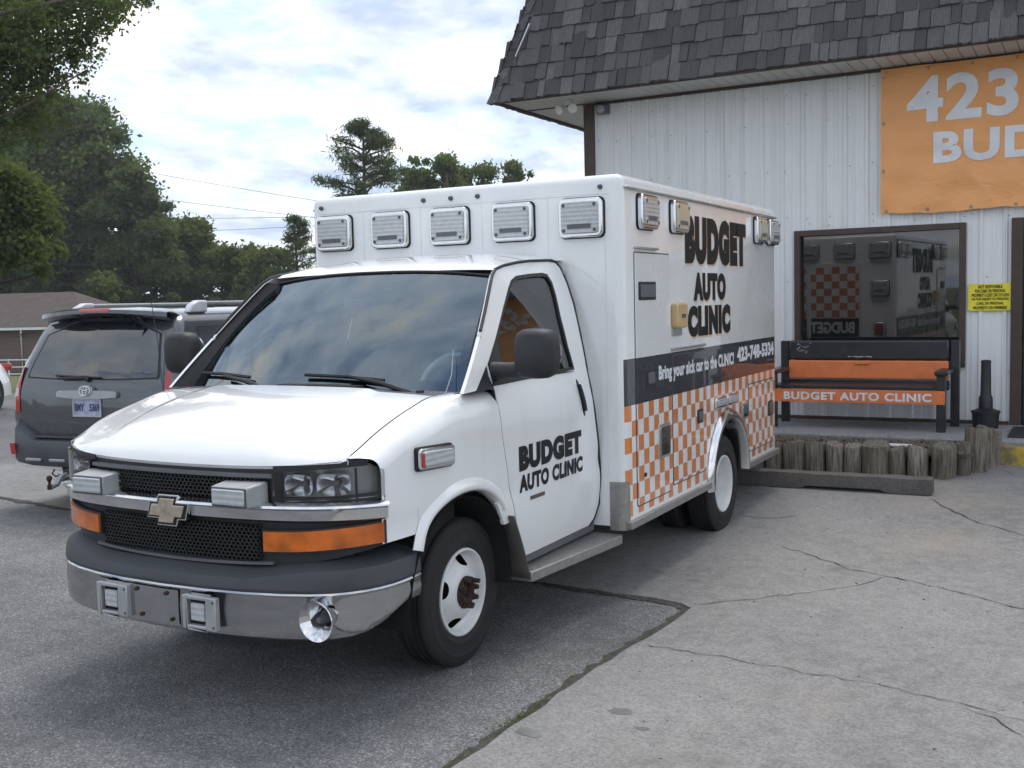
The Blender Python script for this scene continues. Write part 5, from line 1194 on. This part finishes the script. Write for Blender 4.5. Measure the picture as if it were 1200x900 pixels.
simple('plate_ink', (.03, .04, .12), .5); simple('plate_rim', (.48, .48, .50), .4)
for x0, x1, z0, z1 in ((-.157, .157, .992, 1.004), (-.157, .157, .848, .860), (-.157, -.146, .86, .992), (.146, .157, .86, .992)): U(rear_panel([(x0, z0), (x1, z0), (x1, z1), (x0, z1)], .020, .01), 'plate_frame', 'plate_rim', pt)
for t, a0, a1 in (('BMY', -.135, -.030), ('5369', .030, .140)): U(text_mb(t, lambda a, b, t_: rear(a, b, .0165+t_), a0, a1, .895, .962, .03, .0008), 'lettering', 'plate_ink', pt)

wp = U(MB().tube([rear(0, 1.165, .02), rear(-.02, 1.185, .035), rear(-.30, 1.175, .035), rear(-.36, 1.20, .03)], [.024, .018, .012, .012], 8), 'wiper', 'black_plastic', hatch, smooth=50); U(MB().tube([rear(-.36, 1.20, .028), rear(.14, 1.185, .028)], .008, 6), 'wiper_blade', 'black_plastic', wp, smooth=50)
# tail lights
for S in (1, -1):
    tl = empty('tail_light', (0, 0, 0)); tl.parent = suv; P = []
    for t in np.linspace(0, 1, 13):
        row = []
        for z in np.linspace(.87, 1.27, 12):
            w0 = sw_(z)*.925
            if t < .5: p_ = rear(S*(.80+(w0-.80)*t*2), z, .014)
            else:
                f = (t-.5)*2; p_ = (S*(w0+(sw_(z)+.012-w0)*math.sin(f*math.pi/2)), yr_(z)+.0+f*(.22-.06*(z-.84))-.012*(1-f), z)
            row.append(p_)
        P.append(row)
    U(MB().grid(P), 'lens', 'red_lens', tl, smooth=60)
    U(MB().grid([[(q[0]+S*.004, q[1]-.004, q[2]) for q in row[4:7]] for row in P[1:11]]), 'clear_band', 'lens_pale', tl, smooth=60) if 'lens_pale' in M else None
    # roof rails
    rl = empty('roof_rail', (0, 0, 0)); rl.parent = suv
    U(MB().tube([(S*.655, y, 1.80) for y in (.72, 1.2, 1.8, 2.4)], .021, 10), 'bar', 'suv_trim', rl, smooth=60)
    for y0, y1 in ((.60, .86), (2.3, 2.5)):
        U(MB().prism([(y0, 1.72), (y1, 1.72), (y1, 1.828), (y0+.14, 1.828), (y0+.05, 1.79)], lambda p, q, t: (S*t, p, q), .615, .69), 'foot', 'rail_silver', rl, bevel=.018, seg=3) if 'rail_silver' in M else None
    # side windows and doors
    def sp_(y0, y1, z0, z1, o, name, mat):
        U(MB().grid([[(S*(sw_(z)+o), max(yr_(z)+.2, y), z) for z in np.linspace(z0, z1, 8)] for y in np.linspace(y0, y1, 8)]), name, mat, suv, smooth=60)
    sp_(.58, 1.02, 1.20, 1.60, .004, 'side_window', 'suv_glass'); sp_(1.10, 1.90, 1.19, 1.60, .004, 'side_window', 'suv_glass'); sp_(1.98, 2.75, 1.19, 1.58, .004, 'side_window', 'suv_glass')
    sp_(.38, .40, .98, 1.66, .003, 'body_seam', 'rubber_seal'); sp_(1.06, 1.07, .60, 1.62, .003, 'body_seam', 'rubber_seal'); sp_(.3, 3.6, .42, .60, .012, 'side_cladding', 'suv_cladding')
    for y in (.98, 3.72):
        w_ = empty('wheel', (S*.80, y, .375)); w_.parent = suv
        U(MB().lathe(tyre_prof(.375, .225, .25), n=40, sx=S), 'tyre', 'tyre', w_, smooth=40); U(MB().lathe([(.225, .10), (.215, .11), (.20, .09), (.15, .06), (.06, .07), (0, .07)], n=30, sx=S), 'rim', 'suv_trim', w_, smooth=40)
    m_ = U(MB().box(*sorted((S*.93, S*1.12)), 2.85, 2.95, 1.14, 1.30), 'door_mirror', 'suv_paint', bevel=.03, seg=3)
    U(rear_panel(smooth_poly([(S*.86, .50), (S*.80, .50), (S*.80, .60), (S*.86, .60)], 0), .115, .02), 'reflector', 'red_lens', suv)
# spoiler
P = []
for x in np.linspace(-.70, .70, 29):
    a = abs(x)/.70; d = .10*a**4; P.append([(x, .50, 1.775-.03*a*a), (x, .33+d, 1.788-.035*a*a), (x, .20+d, 1.765-.035*a**2), (x, .195+d, 1.735-.045*a**2), (x, .25+d, 1.715-.05*a**2), (x, .37, 1.70-.05*a*a)])
U(MB().grid(P), 'spoiler', 'suv_paint', smooth=50)
U(MB().grid([[(x, .228+.1*(abs(x)/.7)**4-.004*0+yo, z) for yo, z in ((.0, 1.777), (-.030, 1.768), (-.036, 1.745))] for x in np.linspace(-.17, .17, 9)]), 'brake_light', 'red_lens', smooth=60)
# bumper
BP = [(.955, .62), (.96, .40), (.945, .22), (.90, .10), (.82, .02), (.6, -.02), (.3, -.035), (0, -.04)]; BP = BP+[(-x, y) for x, y in BP[-2::-1]]
P = [[(x*1.0, y+o, z+dz*(0 if abs(x) < .8 else 1)) for o, z, dz in ((.10, .40, .02), (.03, .41, .02), (.0, .46, .01), (.0, .60, 0), (.012, .635, .10), (.08, .66, .155), (.16, .665, .16))] for x, y in BP]
bp_ = U(MB().grid(P), 'rear_bumper', 'suv_cladding', smooth=40)
U(MB().box(-.58, .58, -.006, .08, .662, .674), 'step_pad', 'bumper_grey', bp_, bevel=.004)
for x in (-.55, -.28, .28, .55): U(MB().box(x-.09, x+.09, -.047, -.02, .455, .485), 'bumper_recess', 'suv_trim', bp_, bevel=.01)
ht = empty('tow_hitch', (-.16, -.03, -.01)); ht.parent = suv
U(MB().box(-.04, .04, -.03, .35, .33, .41), 'receiver', 'black_plastic', ht, bevel=.006); U(MB().tube([(0, -.02, .37), (0, -.09, .36), (0, -.14, .30), (0, -.22, .285)], .022, 8), 'drawbar', 'suv_trim', ht, smooth=50); U(MB().lathe([(0, .09), (.018, .085), (.026, .065), (.018, .045), (.012, .04), (.012, .01), (.02, .01), (.02, -.03), (0, -.03)], (0, -.22, .30), 'z', 14), 'ball', 'rust', ht, smooth=40)
U(MB().tube([(-.16, .0, .40), (-.16, -.03, .37), (-.12, -.03, .345), (-.10, .0, .36)], .008, 6), 'chain_loop', 'black_plastic', ht, smooth=50)
U(MB().box(-.8, .8, .45, 4.2, .36, .52), 'underbody', 'dark_void')

# ------------------------------------------------------------------ white car, cut off by the left edge
def sedan():
    c = empty('white_car', (-14.40, 6.78, gz(-13.5, 6.9)), math.radians(-62), 'white car whose rear end just shows at the left edge of the lot', 'car')
    Z = np.linspace(.28, 1.44, 16); P = []
    for x in np.linspace(-2.2, 2.2, 34):
        top = spl(x, [-2.2, -2.1, -1.5, -.9, -.3, .6, 1.3, 2.0, 2.2], [.80, 1.0, 1.06, 1.36, 1.44, 1.42, 1.0, .88, .6]); e = 1-.12*(abs(x)/2.2)**6; row = []
        for t in np.linspace(0, 1, 25):
            a = math.pi*t; yy = math.cos(a); zz = math.sin(a); q = (abs(yy)**3.4+abs(zz)**3.4)**(-1/3.4); z = .26+(top-.26)*zz*q; wd = .88 if z < .9 else .88-.30*((z-.9)/.55); row.append((x, yy*q*wd*e, z))
        P.append(row)
    mb = MB().grid(P); mb.f += [tuple(range(25)), tuple(33*25+k for k in range(25))[::-1]]
    build(mb, 'body', M['sedan_white'], c, smooth=40)
    for x in (-1.35, 1.35):
        for s in (-1, 1):
            w_ = build(MB().lathe([(.20, .08), (.31, .09), (.33, .06), (.33, -.06), (.31, -.09), (.20, -.08)], (x, s*.80, .33), 'y', 28), 'wheel', M['tyre'], c, smooth=40); build(MB().lathe([(.20, 0), (0, .02)], (x, s*.87, .33), 'y', 20), 'rim', M['aluminium'], w_, smooth=40)
    for s in (-1, 1):
        build(MB().grid([[(x, s*(.815-.27*((z-.9)/.5)), z) for z in (.95, 1.28)] for x in np.linspace(-.95, .85, 6)]), 'side_window', M['suv_glass'], c)
        build(MB().box(-2.205, -2.10, s*.70-.12, s*.70+.12, .72, .86), 'tail_light', M['red_lens'], c, bevel=.03)
sedan()

# ------------------------------------------------------------------ brick house beyond the lot
HB = np.array(at_depth(-26.5, 60)); hz = gz(*HB)
house = empty('brick_house', (HB[0], HB[1], hz), YAW*.5, 'low brick house with brown hip roof and white gutter beyond the lot', 'house')
def H(mb, name, mat, parent=None, **k): return build(mb, name, M[mat], parent or house, **k)
HW, HD, HH = 11.0, 8.0, 2.55
H(MB().box(-HW, 3.2, 0, HD, -.5, HH), 'wall', 'brick')
ov = .5; zr = HH+2.05
rf = MB(); v = [(-HW-ov, -ov, HH), (3.2+ov, -ov, HH), (3.2+ov, HD+ov, HH), (-HW-ov, HD+ov, HH), (-HW+HD*.5, HD/2, zr), (3.2-HD*.42, HD/2, zr)]
rf.add(v, [(0, 1, 5, 4), (1, 2, 5), (2, 3, 4, 5), (3, 0, 4), (0, 3, 2, 1)]); H(rf, 'roof', 'house_roof')
H(MB().box(-HW-ov, 3.2+ov, -ov-.10, -ov, HH-.06, HH+.07), 'gutter', 'gutter_white'); H(MB().tube([(-.35, -ov-.05, HH-.05), (-.35, -ov-.05, HH-.18), (-.75, -.06, HH-.42), (-.75, -.06, .05)], .055, 8), 'downspout', 'gutter_white', smooth=50)
for wx in (-6.2, -3.4, 1.15):
    w_ = H(MB().box(wx-.62, wx+.62, -.05, .02, .75, 2.10), 'window', 'gutter_white')
    for dx in (-.3, .3):
        for dz in (0, .66): H(MB().box(wx+dx-.27, wx+dx+.27, -.066, -.052, .81+dz, 1.40+dz), 'pane', 'house_glass', w_)
for zz in (.05, .42, .80): H(MB().tube([(-4, -2.6, zz+.15), (2.6, -2.6, zz+.15)], .03, 6), 'porch_rail', 'gutter_white')
for xx in np.linspace(-4, 2.6, 7): H(MB().tube([(xx, -2.6, -.6), (xx, -2.6, 1.0)], .035, 6), 'rail_post', 'gutter_white')

# ------------------------------------------------------------------ trees
def leaves(cent, rad, n, size, r, mat, name, parent, flat=.35, needle=False):
    n = int(n*1.25); cent = np.asarray(cent, float); rad = np.asarray(rad, float); w = rad[:, 0]*rad[:, 1]*rad[:, 2]; w = w**.75; idx = r.choice(len(cent), n, p=w/w.sum())
    d = r.normal(size=(n, 3)); d /= np.linalg.norm(d, axis=1)[:, None]; rr = r.random(n)**.40
    p = cent[idx]+r.normal(size=(n, 3))*rad[idx]*.52+r.normal(size=(n, 3))*size*.5
    a = d*.8+r.normal(size=(n, 3))*.9; a[:, 2] += .35; a /= np.linalg.norm(a, axis=1)[:, None]
    t = np.cross(a, r.normal(size=(n, 3))); t /= np.linalg.norm(t, axis=1)[:, None]; b = np.cross(a, t)
    s = size*r.uniform(.55, 1.35, n)[:, None]; l = s*(.62 if not needle else .16)
    V = np.stack([p-t*s, p+b*l*.9+t*s*.1, p+t*s, p-b*l*.9+t*s*.1], 1).reshape(-1, 3); F = np.arange(4*n).reshape(n, 4)
    return np_mesh(name, V, F, M[mat], parent)
def limb_path(a, b, r, bend=.12, n=6):
    a, b = np.array(a, float), np.array(b, float); L = np.linalg.norm(b-a); o = r.normal(size=3)*L*bend; return [tuple(a+(b-a)*t+o*math.sin(math.pi*t)+np.array([0, 0, L*.06*math.sin(math.pi*t)])) for t in np.linspace(0, 1, n)]
def crown_blobs(H, R, base, r, nb, spread=1.0):
    C, Q = [], []
    for k in range(nb):
        z = base+(H-base)*r.random()**.85; f = math.sqrt(max(.05, 1-((z-(base+(H-base)*.42))/((H-base)*.62))**2)); a = r.uniform(0, 2*math.pi); d = R*f*(r.random()**.5)*.82*spread
        s = R*r.uniform(.11, .25)
        if k % 4 == 0: d = R*f*r.uniform(.88, 1.12)*spread; s = R*r.uniform(.06, .13)
        C.append((d*math.cos(a), d*math.sin(a), min(z, H-s*.6))); Q.append((s*1.15, s*1.15, s*.85))
    return C, Q
def tree(pos, H, R, label, mat='leaf_mid', seed=1, n=42000, size=.17, base=.22, nb=46, group=None, name='broadleaf_tree'):
    r = np.random.default_rng(seed); x, y = pos; root = empty(name, (x, y, gz(x, y)-.03), 0, label, 'tree', group)
    C, Q = crown_blobs(H, R, H*base, r, nb); tr = MB(); tr.tube(limb_path((0, 0, 0), (r.normal(0, .2), r.normal(0, .2), H*.62), r, .02, 8), list(np.linspace(H*.030, H*.010, 8)), 10)
    for k in r.choice(len(C), min(len(C), 16), replace=False): 
        c = C[k]; z0 = min(H*.6, max(H*.14, H*base*.9, c[2]*.55)); tr.tube(limb_path((0, 0, z0), c, r), list(np.linspace(H*.011, H*.003, 6)), 6)
    build(tr, 'trunk', M['bark'], root, smooth=60)
    leaves(C, Q, n, size, r, mat, 'crown', root); return root
def pine(pos, H, R, label, seed=3, n=26000, base=.35, size=.20, tiers=15):
    r = np.random.default_rng(seed); x, y = pos; root = empty('pine_tree', (x, y, gz(x, y)-.03), 0, label, 'tree')
    tr = MB(); tr.tube(limb_path((0, 0, 0), (0, 0, H), r, .008, 9), list(np.linspace(H*.020, H*.003, 9)), 8); C, Q = [], []
    for i in range(tiers):
        t = i/(tiers-1); z = H*(base+(1-base)*t*.97); rr = R*(math.sin(math.pi*min(1, .28+.72*t))**.8)*r.uniform(.65, 1.15)+.25
        for k in range(r.integers(3, 6)):
            a = r.uniform(0, 2*math.pi); e = (rr*math.cos(a), rr*math.sin(a), z+rr*r.uniform(.05, .35)); tr.tube(limb_path((0, 0, z), e, r, .05), list(np.linspace(H*.005, H*.0015, 6)), 5)
            for f in (.55, .8, 1.0): C.append((e[0]*f+r.normal(0, .1), e[1]*f+r.normal(0, .1), z+(e[2]-z)*f+.1)); s = R*r.uniform(.10, .19); Q.append((s*1.2, s*1.2, s*.5))
    build(tr, 'trunk', M['bark'], root, smooth=60); leaves(C, Q, n, size, r, 'pine_needle', 'crown', root, needle=True); return root
def gpos(u, depth): p = px(u, 400, depth); return (p[0], p[1])
def topz(u, v, depth): return px(u, v, depth)[2]
def T_(u, v, depth, R, label, seed, **k):
    x, y = gpos(u, depth); tree((x, y), topz(u, v, depth)-gz(x, y), R, label, seed=seed, **k)
T_(88, 128, 82, 6.9, 'tallest dark broadleaf tree at the left behind the brick house', 11, n=90000, nb=130, size=.20, mat='leaf_dark', base=.06)
T_(20, 168, 88, 6.9, 'dark broadleaf tree at the left edge behind the lighter front tree', 12, n=60000, nb=90, size=.21, mat='leaf_dark', base=.06)
T_(156, 200, 78, 3.6, 'round dark tree right of the tallest one at the left', 13, n=52000, nb=80, size=.18, mat='leaf_dark', base=.04)
T_(-22, 190, 27, 2.0, 'lighter green bushy tree overhanging the brick house roof', 14, n=56000, nb=80, size=.075, mat='leaf_mid', base=.52)
T_(186, 262, 84, 3.2, 'small dark tree filling the gap left of the tree line', 15, n=30000, nb=50, size=.19, mat='leaf_dark', base=.02)
T_(232, 262, 86, 3.8, 'light green tree with feathery top in the tree line above the SUV', 16, n=46000, nb=80, size=.17, mat='leaf_light', base=.02)
T_(282, 286, 84, 3.4, 'yellow green tree with low top left of the windshield', 17, n=40000, nb=70, size=.17, mat='leaf_light', base=.02)
T_(322, 296, 80, 2.6, 'low tree just left of the ambulance cab roof', 18, n=28000, nb=50, size=.17, mat='leaf_mid', base=.02)
T_(132, 318, 70, 1.5, 'small light green shrub tree beside the house roof', 19, n=18000, nb=30, size=.14, mat='leaf_light', base=.1)
T_(514, 186, 82, 3.3, 'broadleaf tree beside the pine above the ambulance roof', 20, n=17000, nb=60, size=.17, mat='leaf_mid', base=.3)
T_(560, 196, 86, 3.0, 'rounded broadleaf treetop between the pine and the shop', 21, n=10000, nb=40, size=.17, mat='leaf_mid', base=.3)
T_(612, 194, 90, 1.9, 'thin treetop just left of the shop corner above the ambulance', 22, n=8000, nb=30, size=.16, mat='leaf_light', base=.5)
T_(-70, 250, 76, 6.0, 'broadleaf tree mostly beyond the left edge behind the house', 23, n=36000, nb=60, size=.20, mat='leaf_dark', base=.06)
def P_(u, v, depth, R, label, seed, **k):
    x, y = gpos(u, depth); pine((x, y), topz(u, v, depth)-gz(x, y), R, label, seed, **k)
P_(434, 148, 62, 2.0, 'tall scraggly pine rising behind the ambulance module', 31, base=.62, n=6500, tiers=13)
P_(350, 257, 58, 1.35, 'small dark conifer at the left end of the ambulance module', 32, base=.40, n=5000, tiers=14, size=.15)
# near tree whose branches hang in from the upper left; its trunk stands beyond the frame
def near_tree():
    r = np.random.default_rng(41); dep = 21.0; b = px(-260, 400, dep); bx, by = b[0], b[1]; g = gz(bx, by)
    root = empty('oak_tree', (bx, by, g-.03), 0, 'near oak whose dark leafy branches hang into the upper left corner', 'tree'); off = np.array([bx, by, g-.03])
    tr = MB(); tr.tube([(0, 0, 0), (.1, 0, 1.6), (.05, .1, 3.2), (.2, .1, 5.0), (.3, 0, 7.5)], [.36, .29, .26, .20, .12], 12)
    C, Q = [], []
    spots = [(-60, 60, 60), (-20, 20, 60), (10, 60, 46), (40, 25, 42), (70, 10, 34), (100, -5, 34), (130, 2, 26), (158, -6, 18), (172, 2, 10), (20, 105, 38), (45, 80, 32), (75, 52, 26), (96, 48, 20), (112, 28, 20), (128, 22, 14), (108, 66, 12), (98, 84, 10), (66, 92, 18), (60, 112, 11), (0, 140, 30), (35, 130, 16), (-30, 110, 50), (30, -30, 50), (90, -40, 40), (150, -45, 30), (-80, -20, 70), (124, 40, 9), (140, 14, 12), (100, 100, 6), (8, 168, 14)]
    for u, v, s in spots:
        d = dep+r.normal(0, .9); c = px(u, v, d)-off; q = s/F_PX*d; C.append(tuple(c)); Q.append((q, q, q*.9))
        if s > 8: tr.tube(limb_path((.2, .05, min(7, max(2.2, c[2]*.72))), c, r, .08), list(np.linspace(.075, .012, 6)), 6)
        for k in range(3): C.append(tuple(c+r.normal(0, q*.75, 3))); Q.append((q*.38,)*3)
    build(tr, 'trunk', M['bark'], root, smooth=60); leaves(C, Q, 24000, .055, r, 'leaf_dark', 'crown', root)
near_tree()
# overhead wires strung across the lot's far side, between poles outside the view
def wire(u0, v0, u1, v1, dep0, dep1, sag, label):
    a, b = px(u0, v0, dep0), px(u1, v1, dep1); pts = [tuple(a+(b-a)*t-np.array([0, 0, sag*4*t*(1-t)])) for t in np.linspace(0, 1, 25)]
    o = build(MB().tube(pts, .0075, 5), 'overhead_wire', M['cable'], smooth=60); tag(o, label, 'wire', 'overhead wires')
wire(100, 188, 560, 262, 40, 40, .12, 'highest overhead wire sloping down to the right across the sky'); wire(100, 222, 560, 276, 40, 40, .05, 'second overhead wire sloping across the sky left of the module')
wire(60, 257, 560, 250, 40, 40, .05, 'level overhead wire crossing the sky left of the module'); wire(60, 276, 560, 253, 42, 42, .10, 'overhead wire rising to the right just above the tree line')
wire(-40, 300, 420, 330, 34, 34, .05, 'upper of the wires crossing in front of the dark trees'); wire(-40, 326, 420, 348, 34, 34, .05, 'lowest wire crossing in front of the dark trees'); wire(-40, 309, 420, 338, 34, 34, .05, 'middle wire crossing in front of the dark trees')
# ------------------------------------------------------------------ air
def haze():
    m = bpy.data.materials.new('haze'); m.use_nodes = True; nt = m.node_tree; nt.nodes.remove(nt.nodes['Principled BSDF'])
    v = nt.nodes.new('ShaderNodeVolumePrincipled'); v.inputs['Color'].default_value = (.86, .92, 1, 1); v.inputs['Density'].default_value = .0005; v.inputs['Anisotropy'].default_value = .2
    nt.links.new(v.outputs[0], nt.nodes['Material Output'].inputs['Volume'])
    o = build(MB().box(-310, 310, -310, 310, -4, 22), 'haze', m); o['kind'] = 'stuff'; o['label'] = 'thin pale summer haze filling the air over the lot'; o['category'] = 'haze'
haze()
